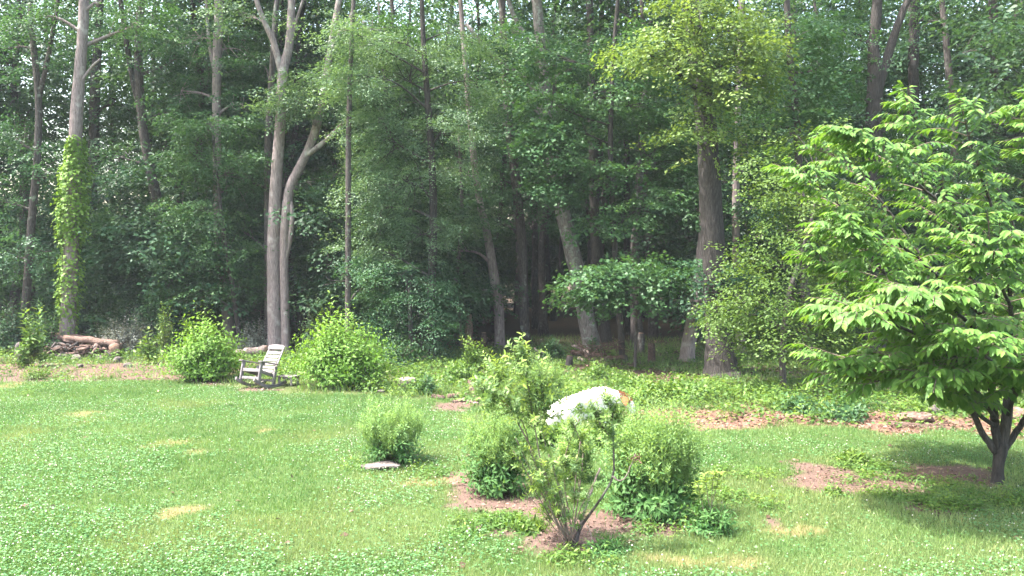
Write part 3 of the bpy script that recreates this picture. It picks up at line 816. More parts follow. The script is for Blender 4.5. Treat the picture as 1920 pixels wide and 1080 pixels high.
 ('slim_tree', 'slim brown trunk leaning left behind the top of the cherry', 30, [[(1797, 659, 16), (1790, 250, 14), (1780, 130, 12), (1768, 0, 10), (1764, -30, 9)]], [(1860, 80, 60, 50, 6), (1830, 200, 60, 40, 5), (1870, 330, 70, 60, 8), (1740, 40, 40, 30, 2)], 'bark', 'maple'),
 ('dark_tree', 'dark narrow trunk nearest the right edge of the wood', 34, [[(1868, 641, 20), (1864, 300, 18), (1862, 100, 16), (1860, -20, 14)]], [(1900, 200, 60, 70, 8), (1900, 420, 70, 80, 9)], 'bark_dark', 'maple_dark'),
 ('slim_tree', 'slim trunk seen under the young yellowish green tree', 25, [[(1515, 689, 21), (1512, 600, 18), (1505, 450, 16), (1495, 250, 14), (1480, 100, 12), (1475, -20, 10)]], [(1480, 200, 60, 60, 9), (1440, 300, 40, 40, 5), (1480, 80, 55, 50, 7), (1530, 130, 40, 50, 5), (1420, 220, 40, 30, 4)], 'bark_dark', 'maple', SPR_MAPLE, .10, 'maple'),
 ('pale_stub', 'pale grey trunk behind the right roots of the biggest flared trunk', 29, [[(1390, 664, 18), (1385, 560, 16), (1380, 420, 14), (1382, 250, 12), (1388, 80, 10), (1390, -20, 9)]], [(1400, 400, 40, 60, 5), (1430, 440, 50, 40, 5)], 'bark_pale', 'maple_dark'),
 ('slim_tree', 'slim curved sapling in front of the dark wood beside the broken snag', 30.5, [[(866, 656, 9), (858, 580, 9), (854, 540, 8), (862, 460, 7), (866, 380, 6), (860, 250, 5)]], [(850, 400, 50, 40, 4)], 'bark', 'elm', SPR_FINE, .07, 'rhomb', False),
]
for i, t in enumerate(PT):
    px_tree(*t[:12], seed=i, disc=t[13] if len(t) > 13 else .75, per=t[14] if len(t) > 14 else 7)

# ------------------------------------------------------------------ the wood behind: copies of a few trees
def bg_tree_meshes(seed, tall):
    rng = np.random.default_rng(seed)
    mt, mc = MB(), MB()
    if tall:
        n = 9
        w = np.cumsum(rng.normal(size=(n, 2)) * .22, 0); w[0] = 0
        C = curve(np.concatenate([w, np.linspace(-.2, 19, n)[:, None]], 1), 18)
        r0 = rng.uniform(.13, .24)
        rad = r0 * (1 - .75 * np.linspace(0, 1, 18)); rad[0] *= 1.5; rad[1] *= 1.1
        mt.tube(C, rad, 8, True, .04, rng)
        for k in range(9):
            j = rng.integers(5, 17); a = rng.random() * 6.283; l = rng.uniform(1.2, 3)
            limb(mt, C[j], C[j] + np.array([math.cos(a) * l, math.sin(a) * l, rng.uniform(.3, 1.5)]), rad[j] * .4, rng, 5)
        O, yaw, pit, rol, sub, SC = blob_sprays([C[12, 0], C[12, 1], 12.5], [3.1, 3.1, 7.2], 62, C[9, :2], rng, .22, 6, .95)
        spr, L, sc = SPR_BIG, .19, 1.1
    else:
        for k in range(3):
            a = rng.random() * 6.283
            C = curve([(0, 0, -.1), (.2 * math.cos(a), .2 * math.sin(a), 1.5), (.8 * math.cos(a), .8 * math.sin(a), rng.uniform(3.2, 5.5))], 9)
            mt.tube(C, np.linspace(.05, .012, 9), 5)
        O, yaw, pit, rol, sub, SC = blob_sprays([0, 0, 2.9], [2.3, 2.3, 2.6], 40, (0, 0), rng, .18, 6, .8)
        spr, L, sc = SPR_MAPLE, .125, 1.0
    P, D, N, I = place_sprays(spr, O, yaw, pit, rol, sc * (.75 + .5 * rng.random(len(O))), rng, .06)
    ok = P[:, 2] > .1
    P, D, N, I = P[ok], D[ok], N[ok], I[ok]
    st = rng.random(len(SC))
    add_leaves(mc, 'rhomb', P, D, N, L * (.7 + .6 * rng.random(len(P))), np.clip(.6 * st[sub[I]] + .4 * rng.random(len(P)), 0, 1))
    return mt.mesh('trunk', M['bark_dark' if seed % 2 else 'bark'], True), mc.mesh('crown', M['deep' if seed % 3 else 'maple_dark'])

def build_wood():
    rng = np.random.default_rng(77)
    tall = [bg_tree_meshes(100 + k, True) for k in range(6)]
    low = [bg_tree_meshes(200 + k, False) for k in range(5)]
    def plant(x, y, meshes, name, label, cat, group, sc):
        r = thing(name, label, cat, (x, y, float(zg(x, y))), group)
        r.rotation_euler = (0, 0, rng.random() * 6.283)
        r.scale = (sc, sc, sc * rng.uniform(.9, 1.1))
        link('trunk', meshes[0], r); link('crown', meshes[1], r)
    pts = []
    taken = [(t[3][0][0][0], t[2]) for t in PT]
    tries = 0
    while len(pts) < 165 and tries < 20000:
        tries += 1
        y = 33 + 45 * rng.random() ** 1.15
        x = (rng.random() * 2 - 1) * (.74 * y + 4)
        px = 960 + F * x / y
        if px < 330 and (y > 48 or rng.random() < .45): continue
        if 1600 < px < 1900 and (y > 50 or rng.random() < .35): continue
        if min([(x - a) ** 2 + (y - b) ** 2 for a, b in pts] or [99]) < 2.3 ** 2: continue
        if any(abs(px - tp) < 14 and abs(y - td) < 2 for tp, td in taken): continue
        pts.append((x, y))
    for x, y in pts:
        plant(x, y, tall[rng.integers(6)], 'forest_tree', 'tall forest tree standing deep among many others in the shaded wood', 'tree', 'forest trees deep in the wood', rng.uniform(.85, 1.15))
    q = []
    while len(q) < 105:
        y = 31.5 + 40 * rng.random() ** 1.3
        x = (rng.random() * 2 - 1) * (.74 * y + 3)
        if len(q) > 60:
            y = rng.uniform(30.5, 38); px0 = rng.uniform(120, 820) if rng.random() < .6 else rng.uniform(1420, 1950); x = (px0 - 960) / F * y
        px = 960 + F * x / y
        if 850 < px < 1420 and y < 41 or 390 < px < 660 and y < 35 or 20 < px < 270 and y < 34.5: continue
        if min([(x - a) ** 2 + (y - b) ** 2 for a, b in q] or [99]) < 1.3 ** 2: continue
        q.append((x, y))
    for x, y in q:
        plant(x, y, low[rng.integers(5)], 'understory_shrub', 'bushy understory growth filling the dim space between the forest trunks', 'shrub', 'understory shrubs in the wood', rng.uniform(.8, 1.5))
    q2 = []
    while len(q2) < 90:
        y = 52 + 26 * rng.random(); x = (rng.random() * 2 - 1) * (.72 * y)
        if min([(x - a) ** 2 + (y - b) ** 2 for a, b in q2] or [99]) < 2.2 ** 2: continue
        q2.append((x, y))
    for x, y in q2:
        plant(x, y, low[rng.integers(5)], 'understory_shrub', 'bushy understory growth filling the dim space between the forest trunks', 'shrub', 'understory shrubs in the wood', rng.uniform(1.2, 1.9))
    # the sides of the clearing, out of frame
    for x, y in [(-25, 34), (-28, 37), (-23, 38), (19.5, 22), (17.5, 25), (22, 27), (24, 22)]:
        plant(x, y, tall[rng.integers(6)], 'edge_tree', 'tall tree at the side of the clearing', 'tree', 'trees at the sides of the clearing', 1.0)

build_wood()
# ------------------------------------------------------------------ shrubs
def shrub_arrays(r, h, nst, per, L, rng, up=.25, droop=.3, low=.08, r0=.2, side=.10, t0=.3, wob=.1, squash=1.0):
    """stems fanning from a small base to a dome; leaves along each. Local coordinates."""
    seed_ph = rng.random() * 6.28
    a = rng.random(nst) * 6.283
    el = np.arcsin(low + (1 - low) * rng.random(nst))
    rad = .62 + .42 * rng.random(nst) + .12 * (rng.random(nst) < .1)
    rad = 1.14 * rad * (.86 + .14 * np.sin(a * 2 + el * 3 + seed_ph))
    E = np.stack([r * np.cos(el) * np.cos(a) * rad, r * squash * np.cos(el) * np.sin(a) * rad, np.maximum(h * np.sin(el) * rad, .08 * h)], -1)
    B = np.stack([r0 * r * np.cos(a) * rng.random(nst), r0 * r * squash * np.sin(a) * rng.random(nst), 0 * a - .02], -1)
    Mid = B * .5 + E * .5 * np.array([.75, .75, 1.0]) + np.stack([0 * a, 0 * a, h * .18 + 0 * a], -1) + rng.normal(size=(nst, 3)) * wob * r * .5
    bz = lambda t: (1 - t) ** 2 * B[:, None] + 2 * t * (1 - t) * Mid[:, None] + t * t * E[:, None]
    t = np.linspace(t0, 1, per)[None, :, None] + 0 * rng.random((nst, per, 1))
    P = bz(t)
    T = unit(bz(np.minimum(t + .02, 1.02)) - bz(t - .02))
    k = np.arange(per)[None] * 2.4 + rng.random((nst, 1)) * 6.283
    ref = unit(np.cross(T, np.broadcast_to(np.array([.3, .2, 1.]), T.shape)))
    bn = np.cross(T, ref)
    S = ref * np.cos(k)[..., None] + bn * np.sin(k)[..., None]
    P = P + S * (side * r * rng.random((nst, per))[..., None])
    D = S + T * .55 + UP * up - UP * droop * rng.random((nst, per, 1))
    N = T + UP * .9 - S * .25 + rng.normal(size=S.shape) * .25
    tip = np.broadcast_to(t, P.shape)[..., 0] ** 3
    lz = P[..., 2] / h
    Ls = L * (.6 + .7 * rng.random((nst, per))) * (1.1 - .35 * tip)
    stems = np.concatenate([bz(np.linspace(0, .97, 6)[None, :, None])], 1)
    return P.reshape(-1, 3), D.reshape(-1, 3), N.reshape(-1, 3), Ls.ravel(), (tip * lz.clip(0, 1)).ravel(), stems

def stems_mesh(root, stems, mat, r=.006, every=1, name='stems', sides=4, off=None):
    mb = MB()
    for s in stems[::every]:
        mb.tube(s if off is None else s + off, np.linspace(r, r * .4, len(s)), sides, False)
    o = mb.build(name, mat)
    at_world(o, root)
    o['kind'] = 'stuff'
    return o

def shrub(name, label, px, py, r, h, nst, per, L, kind='broad', mat='weed', parts=0, cat='shrub', group=None, seed=1, dist=None, stem='stem', sr=.006, every=2, young=.6, wisps=None, **kw):
    rng = np.random.default_rng(seed + 500)
    d = dist or gdist(py)
    base = at(px, py, d) * np.array([1, 1, 0]); base[2] = zgp(base)
    root = thing(name, label, cat, base, group)
    P, D, N, Ls, tip, st = shrub_arrays(r, h, nst, per, L, rng, **kw)
    P = P + base
    tip = np.clip(tip * young * (.4 + .9 * rng.random(len(P))), 0, 1)
    stems_mesh(root, st, M[stem], sr, every, off=base)
    if parts:
        leaf_parts(root, kind, M[mat], P, D, N, Ls, tip, parts)
    else:
        mb = MB(); add_leaves(mb, kind, P, D, N, Ls, rng.random(len(P)), tip)
        o = at_world(mb.build('foliage', M[mat]), root); o['kind'] = 'stuff'
    if wisps:
        n, wr, wh, wl = wisps
        P, D, N, Ls, tip, st = shrub_arrays(r * wr, h * wh, n, 26, wl, rng, up=.5, droop=.2, low=.55, t0=.55, side=.03, r0=.8)
        P, st = P + base, st + base
        mb = MB(); add_leaves(mb, 'slim', P, D, N, Ls, rng.random(len(P)), 0)
        for s in st:
            mb.tube(s[2:], [.003, .0025, .002, .0015], 3, False)
        o = at_world(mb.build('wispy_tops', M['wispy']), root); o['kind'] = 'stuff'
    return root

shrub('lime_bush', 'rounded bright lime green bush left of the rocking chair', 385, 713, 1.2, 1.85, 350, 20, .122, 'broad', 'limebush', 300, seed=1, droop=.55, young=.5, t0=.25)
shrub('lime_bush', 'largest bright lime green bush right of the rocking chair', 640, 724, 1.5, 2.1, 480, 20, .122, 'broad', 'limebush', 300, seed=2, droop=.55, young=.55, t0=.25)
shrub('weedy_bush', 'wispy soft green weedy bush alone on the lawn behind the flat stone', 735, 868, .60, .86, 150, 20, .07, 'lance', 'mint', 250, seed=3, wisps=(330, 1.08, 1.22, .05), young=1.0)
shrub('dark_bush', 'leafy dark green bush on the mulch left of the leggy willow', 935, 926, .60, 1.08, 170, 20, .088, 'lance', 'mint', 300, seed=4, droop=.5, wisps=(260, 1.0, 1.25, .05), young=.6)
shrub('dark_bush', 'largest leafy green bush with frothy pale top right of the leggy willow', 1222, 966, .76, 1.12, 280, 21, .092, 'lance', 'mint', 300, seed=5, droop=.55, wisps=(600, 1.05, 1.28, .055), young=.75, low=.02)
shrub('feathery_bush', 'feathery mid green bush behind the willow and left of the white dog', 1010, 768, .75, 1.0, 150, 20, .08, 'slim', 'mint', 0, seed=6, wisps=(300, .98, 1.2, .055), young=.8)
shrub('small_bush', 'small dark green bush between the sawn stump and the rotten wood', 800, 742, .34, .55, 50, 14, .07, 'rhomb', 'maple', seed=7)
shrub('edge_shrub', 'dark dense shrub at the far left edge behind the upright stone', 25, 664, 1.1, 2.2, 130, 22, .12, 'rhomb', 'deep', seed=8, stem='twig')
shrub('big_leaf_plant', 'tall pale green large leaved plant at the left end of the log pile', 58, 688, .55, 2.1, 36, 14, .20, 'broad', 'weed', seed=9, droop=.5, young=.3)
shrub('edge_shrub', 'green shrub at the foot of the vine wrapped pale tree', 85, 668, .8, 1.9, 80, 20, .11, 'rhomb', 'maple', seed=10, stem='twig')
shrub('silver_shrub', 'dull silvery grey leaved shrub behind the right end of the log pile', 238, 664, 1.2, 1.75, 200, 24, .095, 'slim', 'silver', seed=11, stem='twig', wob=.3)
shrub('big_leaf_plant', 'small plant with big pale leaves between the silvery shrub and left lime bush', 278, 684, .42, 1.15, 22, 9, .20, 'broad', 'weed', seed=12, droop=.6, young=.5)
shrub('slender_shrub', 'slender olive yellow shrub behind the left shoulder of the left lime bush', 310, 676, .5, 2.0, 44, 18, .09, 'rhomb', 'olive_green', seed=13, stem='twig')
shrub('silver_shrub', 'dark greyish shrub behind the rocking chair left of the double trunk', 476, 660, .85, 1.6, 90, 20, .08, 'rhomb', 'silver', seed=14, stem='twig', young=0)
shrub('edge_shrub', 'tall thin green shrub between the double trunk and the right lime bush', 588, 664, .7, 2.3, 70, 20, .09, 'rhomb', 'elm', seed=15, stem='twig')
shrub('edge_shrub', 'low dark shrub mass behind the right lime bush under the arching tree', 745, 690, 1.2, 1.15, 120, 18, .10, 'rhomb', 'maple', seed=16, stem='twig')
shrub('edge_shrub', 'light green saplings clump behind the top of the willow', 890, 706, .6, 1.35, 55, 16, .09, 'rhomb', 'weed', seed=17)
shrub('edge_shrub', 'dark green shrub left of the brush pile behind the feathery bush', 1034, 677, .5, .95, 60, 18, .10, 'rhomb', 'maple', seed=18, stem='twig')
shrub('edge_shrub', 'green sprout around the foot of the leaning lichen spotted trunk', 1112, 668, .35, .8, 30, 14, .11, 'rhomb', 'maple', seed=19)
shrub('leafy_clump', 'broad mid green weedy clump in front of the biggest flared trunk', 1285, 748, .9, .5, 90, 12, .12, 'rhomb', 'weed', seed=20, young=.2)
shrub('leafy_clump', 'dark green clump in the leaf litter below the left edge of the cherry', 1500, 776, .6, .45, 50, 12, .10, 'rhomb', 'maple', seed=21)
shrub('leafy_clump', 'bright grassy clump on the leaf litter right of the white dog', 1455, 768, .28, .28, 30, 10, .09, 'slim', 'weed', seed=22)
shrub('leafy_clump', 'wide leafy clump under the lowest cherry branches beside the pink rock', 1590, 785, .8, .42, 70, 12, .10, 'rhomb', 'maple', seed=23)
shrub('leafy_clump', 'small weed clump at the edge of the dirt in front of the log pile', 70, 712, .5, .42, 44, 12, .09, 'slim', 'weed', seed=24)
shrub('leafy_clump', 'low round dark green herb at the foot of the leggy willow', 1140, 1040, .30, .17, 70, 12, .05, 'lance', 'mint', seed=25, young=.1)
shrub('leafy_clump', 'low weeds with broad leaves on the mulch left of the willow stems', 985, 1000, .34, .15, 34, 8, .085, 'lance', 'weed', seed=26)
shrub('leafy_clump', 'leafy bright clump growing on the lawn edge below the cherry crown', 1610, 872, .32, .22, 30, 10, .10, 'lance', 'weed', seed=27)
shrub('leafy_clump', 'grassy clump close behind the upright stone and big leaved plant', 40, 690, .35, .45, 36, 10, .12, 'slim', 'weed', seed=28)
small = shrub('small_shrub', 'small dark leafed shrub with tall bare stems topped by lime leaves', 1335, 1004, .34, .42, 60, 13, .075, 'lance', 'mint', 0, seed=29, young=.1)
for i, (px, py, r, h, lb) in enumerate([(1400, 745, .6, .35, 'low leafy clump in front of the roots of the biggest flared trunk'), (1440, 738, .6, .4, 'leafy clump right of the roots of the biggest flared trunk'), (1180, 735, .8, .5, 'pale green weedy clump behind the head of the white dog'),
                                        (1225, 752, .6, .5, 'green weedy clump right behind the ears of the white dog'), (860, 715, .8, .6, 'pale weedy clump behind the rotten wood heap'), (700, 700, .7, .6, 'light weedy clump at the right shoulder of the right lime bush'),
                                        (950, 720, .7, .6, 'weedy clump behind the willow tops'), (1052, 832, .5, .42, 'yellowish weedy clump in front of the rump of the white dog'), (1125, 838, .5, .42, 'weedy clump in front of the forelegs of the white dog'), (1000, 836, .4, .35, 'weedy clump left of the white dog behind the left dark bush'), (1120, 715, .8, .55, 'light green clump in front of the brush pile')]):
    shrub('weed_clump', lb, px, py, r, h, 60, 12, .10, 'rhomb', 'weed', seed=40 + i, young=.35)

def small_shrub_stems():
    rng = np.random.default_rng(9)
    d = gdist(1004); root = small
    st = []
    P, D, N, L = [], [], [], []
    for x0, x1, y1 in [(1335, 1338, 885), (1345, 1322, 892), (1328, 1350, 888), (1330, 1308, 905)]:
        a, b = at(x0, 1004, d), at(x1, y1, d); a[2] = 0
        C = curve([a, (a + b) / 2 + rng.normal(size=3) * .02, b], 6); st.append(C)
        for k in range(26):
            t = .72 + .3 * rng.random(); q = a * (1 - t) + b * t
            an = rng.random() * 6.283
            P.append(q); D.append((math.cos(an), math.sin(an), .5)); N.append((0, 0, 1.)); L.append(.06 + .04 * rng.random())
    stems_mesh(root, st, M['twig'], .006, 1, 'bare_stems')
    mb = MB(); add_leaves(mb, 'lance', np.array(P), np.array(D), np.array(N) + rng.normal(size=(len(P), 3)) * .3, np.array(L), rng.random(len(P)), .7)
    o = at_world(mb.build('lime_leaves', M['willow']), root); o['kind'] = 'stuff'
small_shrub_stems()

shrub('weedy_bush', 'yellowish green weedy growth between the two dark bushes below the white dog', 1078, 902, .36, .80, 46, 16, .075, 'lance', 'weed', seed=77, young=.9, wisps=(120, 1.0, 1.15, .05))

# tall seeding grass at the back of the weedy bush
def seed_grass():
    rng = np.random.default_rng(4)
    b = gnd(700, 860)
    root = thing('seed_grass', 'thin tall seeding grass stalks rising behind the weedy bush', 'grass tuft', b)
    mb = MB()
    for k in range(60):
        a = rng.random() * 6.283; l = rng.uniform(.55, 1.15); e = rng.uniform(.05, .4)
        p = b + np.array([rng.normal() * .2, rng.normal() * .12, 0])
        q = p + np.array([math.cos(a) * e, math.sin(a) * e * .5, l])
        m = (p + q) / 2 + np.array([0, 0, .1])
        mb.tube(curve([p, m, q], 6), [.003, .003, .0025, .002, .004, .002], 3, False, rnd=.6)
    o = at_world(mb.build('stalks', M['grass']), root); o['kind'] = 'stuff'
seed_grass()

# bright vine climbing the pale tree
def vine():
    rng = np.random.default_rng(14)
    d = 29
    line = [(128, 640), (128, 600), (133, 480), (137, 350), (144, 262)]
    base = at(128, 664, d); base[2] = 0
    root = thing('climbing_vine', 'bright green vine wrapped round the tall pale trunk', 'vine', base)
    mb, st = MB(), []
    n = 7500
    t = rng.random(n)
    ys = np.array([p[1] for p in line]); xs = np.array([p[0] for p in line])
    py = 655 - 395 * t
    px = np.interp(-py, -ys, xs)
    w = np.interp(py, [255, 300, 340, 420, 440, 470, 500, 560, 600, 655], [.02, .16, .36, .42, .30, .05, .28, .28, .08, .03])
    keep = rng.random(n) < np.interp(py, [255, 430, 450, 475, 500, 590, 655], [1, 1, .4, .08, .45, .35, .1])
    px, py, w = px[keep], py[keep], w[keep]; n = len(px)
    C = np.array([at(a, b, d) for a, b in zip(px, py)])
    a = rng.random(n) * 6.283
    q = .2 + w * rng.random(n) ** .6 * (.25 + 1.3 * vnoise(py, a * 30, 16, 71))
    P = C + np.stack([np.cos(a) * q, np.sin(a) * q, rng.normal(size=n) * .1], -1)
    D = np.stack([np.cos(a), np.sin(a), -.75 + .4 * rng.normal(size=n)], -1)
    N = np.stack([np.cos(a) * .6, np.sin(a) * .6, 1 + 0 * a], -1) + rng.normal(size=(n, 3)) * .35
    add_leaves(mb, 'broad' if False else 'maple', P, D, N, .08 + .06 * rng.random(n), rng.random(n))
    o = at_world(mb.build('foliage', M['vine']), root); o['kind'] = 'stuff'
    ms = MB()
    for k in range(5):
        ph = rng.random() * 6.283
        pts = []
        for yy in np.linspace(664, 290, 22):
            c = at(np.interp(-yy, -ys, xs), yy, d); pts.append(c + .27 * np.array([math.cos(ph + yy * .02), math.sin(ph + yy * .02), 0]))
        ms.tube(pts, .014, 4, False)
    at_world(ms.build('vine_stems', M['twig']), root)['kind'] = 'stuff'
vine()

# ------------------------------------------------------------------ cherry tree, front right
def cherry():
    rng = np.random.default_rng(303)
    d = gdist(905)
    W = lambda px, py, w, dy=0: np.append(at(px, py, d + dy), w / F * d / 2)
    base = at(1870, 905, d); base[2] = 0
    root = thing('cherry_tree', 'young cherry tree with large drooping bright green leaves and a short dark trunk', 'tree', base)
    tk = [W(1871, 912, 30), W(1871, 898, 22), W(1872, 870, 20), W(1876, 845, 23), W(1878, 830, 21)]
    tk[0][2] = -.06
    mb = MB(); C = curve(tk, 12); mb.tube(C[:, :3], C[:, 3], 14, True, .03, rng)
    at_world(mb.build('trunk', M['bark_dark'], None, True), root)
    limbs = [
        [W(1868, 848, 15), W(1848, 822, 13), W(1826, 785, 11, -.1), W(1790, 700, 9, -.4), W(1720, 600, 7, -.9), W(1640, 500, 4, -1.3), W(1580, 440, 2, -1.5)],
        [W(1870, 842, 17), W(1868, 790, 15), W(1864, 720, 13), W(1850, 600, 10, .1), W(1800, 450, 7, .2), W(1745, 290, 4, .2), W(1703, 176, 2, .2)],
        [W(1876, 838, 16), W(1884, 780, 14), W(1894, 715, 12, .1), W(1905, 600, 9, .2), W(1880, 450, 6, -.3), W(1830, 310, 4, -.6), W(1800, 205, 2, -.7)],
        [W(1880, 838, 14), W(1894, 780, 12), W(1905, 715, 11, .3), W(1935, 600, 9, .6), W(1960, 450, 6, .8), W(1960, 290, 3, .9), W(1925, 195, 2, .9)],
        [W(1880, 846, 14), W(1902, 815, 12), W(1925, 775, 10, -.2), W(1990, 680, 8, -.5), W(2050, 580, 6, -.8), W(2100, 480, 3, -1), W(2120, 420, 2, -1)],
        [W(1870, 790, 9), W(1830, 735, 8, -.6), W(1760, 690, 6, -1.1), W(1690, 670, 5, -1.5), W(1620, 684, 3, -1.6), W(1575, 700, 2, -1.6)],
        [W(1870, 720, 8), W(1850, 640, 7, -.9), W(1800, 580, 6, -1.6), W(1760, 550, 4, -2.0), W(1700, 545, 2, -2.2)],
        [W(1866, 700, 8), W(1810, 590, 7, .6), W(1720, 480, 5, 1.1), W(1620, 350, 4, 1.3), W(1540, 275, 2, 1.3)],
        [W(1884, 740, 8), W(1900, 640, 7, -.9), W(1900, 560, 5, -1.7), W(1880, 500, 4, -2.1), W(1870, 440, 2, -2.3)],
        [W(1895, 720, 8), W(1930, 640, 7, 1.0), W(1940, 540, 5, 1.7), W(1900, 430, 4, 2.0), W(1860, 340, 2, 2.1)],
        [W(1878, 770, 8), W(1840, 700, 7, .9), W(1760, 650, 5, 1.6), W(1660, 600, 4, 1.9), W(1600, 570, 2, 1.9)],
        [W(1890, 770, 8), W(1910, 720, 7, -1.0), W(1900, 690, 5, -1.8), W(1850, 660, 4, -2.2), W(1800, 650, 2, -2.4)],
        [W(1868, 800, 8), W(1810, 765, 7, -.5), W(1740, 735, 5, -1.0), W(1690, 722, 4, -1.3), W(1650, 732, 2, -1.4)],
        [W(1870, 780, 8), W(1800, 730, 7, .6), W(1720, 700, 5, 1.0), W(1670, 690, 4, 1.2), W(1620, 704, 2, 1.2)],
        [W(1866, 740, 8), W(1790, 670, 6, -.9), W(1700, 620, 5, -1.6), W(1620, 600, 3, -1.9), W(1570, 600, 2, -2)],
        [W(1860, 700, 8), W(1780, 610, 6, .2), W(1690, 560, 5, .3), W(1600, 520, 3, .2), W(1530, 480, 2, .1)],
        [W(1890, 780, 8), W(1900, 735, 6, -.8), W(1870, 710, 5, -1.5), W(1820, 700, 3, -1.9), W(1760, 705, 2, -2)],
        [W(1872, 560, 7), W(1800, 430, 6, -.7), W(1720, 340, 4, -1.0), W(1650, 290, 3, -1.1), W(1600, 260, 2, -1.1)],
        [W(1850, 600, 7), W(1760, 520, 5, -.2), W(1660, 440, 4, -.3), W(1570, 390, 3, -.2), W(1500, 330, 2, -.2)],
    ]
    ends = []
    for li, l in enumerate(limbs):
        mb = MB(); C = curve(l, 26)
        C[3:, :3] += np.cumsum(rng.normal(size=(23, 3)) * .012, 0)
        mb.tube(C[:, :3], np.maximum(C[:, 3], .008), 8, True, .02, rng)
        # side shoots carry the leaves
        Ls, tw = [], []
        at_world(mb.build('limb', M['bark_dark'], None, True), root)
        main = li < 5
        n = 34 if main else 27
        for k in range(n):
            f = (.36 if main else .22) + (.64 if main else .78) * (k + rng.random()) / n
            i = min(int(f * 25), 24); p = C[i, :3]; t = unit(C[min(i + 1, 25), :3] - C[i - 1, :3])
            a = math.atan2(t[1], t[0]) + (1 if k % 2 else -1) * rng.uniform(.35, 1.35)
            if main and f < .6: a = rng.random() * 6.283
            ln = rng.uniform(.55, 1.05) * (1.15 - .45 * f)
            rise = rng.uniform(.0, .45) + .35 * max(t[2], 0)
            ends.append((p, np.array([math.cos(a), math.sin(a), rise]), ln))
        ends.append((C[-2, :3], unit(C[-1, :3] - C[-5, :3]) + np.array([0, 0, .2]), .5))
    P, D, N, L, tip = [], [], [], [], []
    mbt = MB()
    for p, v, ln in ends:
        v = unit(v)
        m = int(10 + ln * 9)
        q = p + v * ln * .55
        e = p + v * ln + np.array([0, 0, -.16 * ln])
        C = curve([p, q, e], 7)
        mbt.tube(C, np.linspace(.008, .003, 7), 4, False)
        hz = unit(np.array([v[1], -v[0], 0.]))
        # sub shoots
        subs = [C]
        for sgn in (1, -1):
            if rng.random() < .75:
                b = C[rng.integers(1, 4)]
                w = unit(v + sgn * hz * rng.uniform(.6, 1.1)); l2 = ln * rng.uniform(.4, .65)
                S = curve([b, b + w * l2 * .55 + np.array([0, 0, .03]), b + w * l2 + np.array([0, 0, -.12 * l2])], 7)
                mbt.tube(S, np.linspace(.005, .002, 7), 3, False); subs.append(S)
        for S in subs:
            n = int(9 + 10 * np.linalg.norm(S[-1] - S[0]))
            vv = unit(S[-1] - S[0]); hh = unit(np.array([vv[1], -vv[0], 0.001]))
            for j in range(n):
                f = .12 + .9 * (j + .5) / n
                x = f * 6; i = min(int(x), 5); pt = S[i] * (1 - (x - i)) + S[i + 1] * (x - i)
                s = 1 if j % 2 else -1
                dd = vv * (.45 + .5 * f) + s * hh * rng.uniform(.5, 1.0) + np.array([0, 0, -.45 - .45 * rng.random()])
                P.append(pt + s * hh * .012); D.append(dd)
                N.append(np.array([0, 0, 1.]) + vv * .35 + rng.normal(size=3) * .22)
                L.append(rng.uniform(.10, .17) * (1.0 - .25 * (f > .9)))
                tip.append(max(0, f - .72) * 3.2 * rng.random() * (1 if rng.random() < .8 else .3))
    tw = at_world(mbt.build('shoots', M['twig']), root); tw['kind'] = 'stuff'
    leaf_parts(root, 'broad', M['cherry'], np.array(P), np.array(D), np.array(N), np.array(L), np.clip(tip, 0, 1), 300)
cherry()

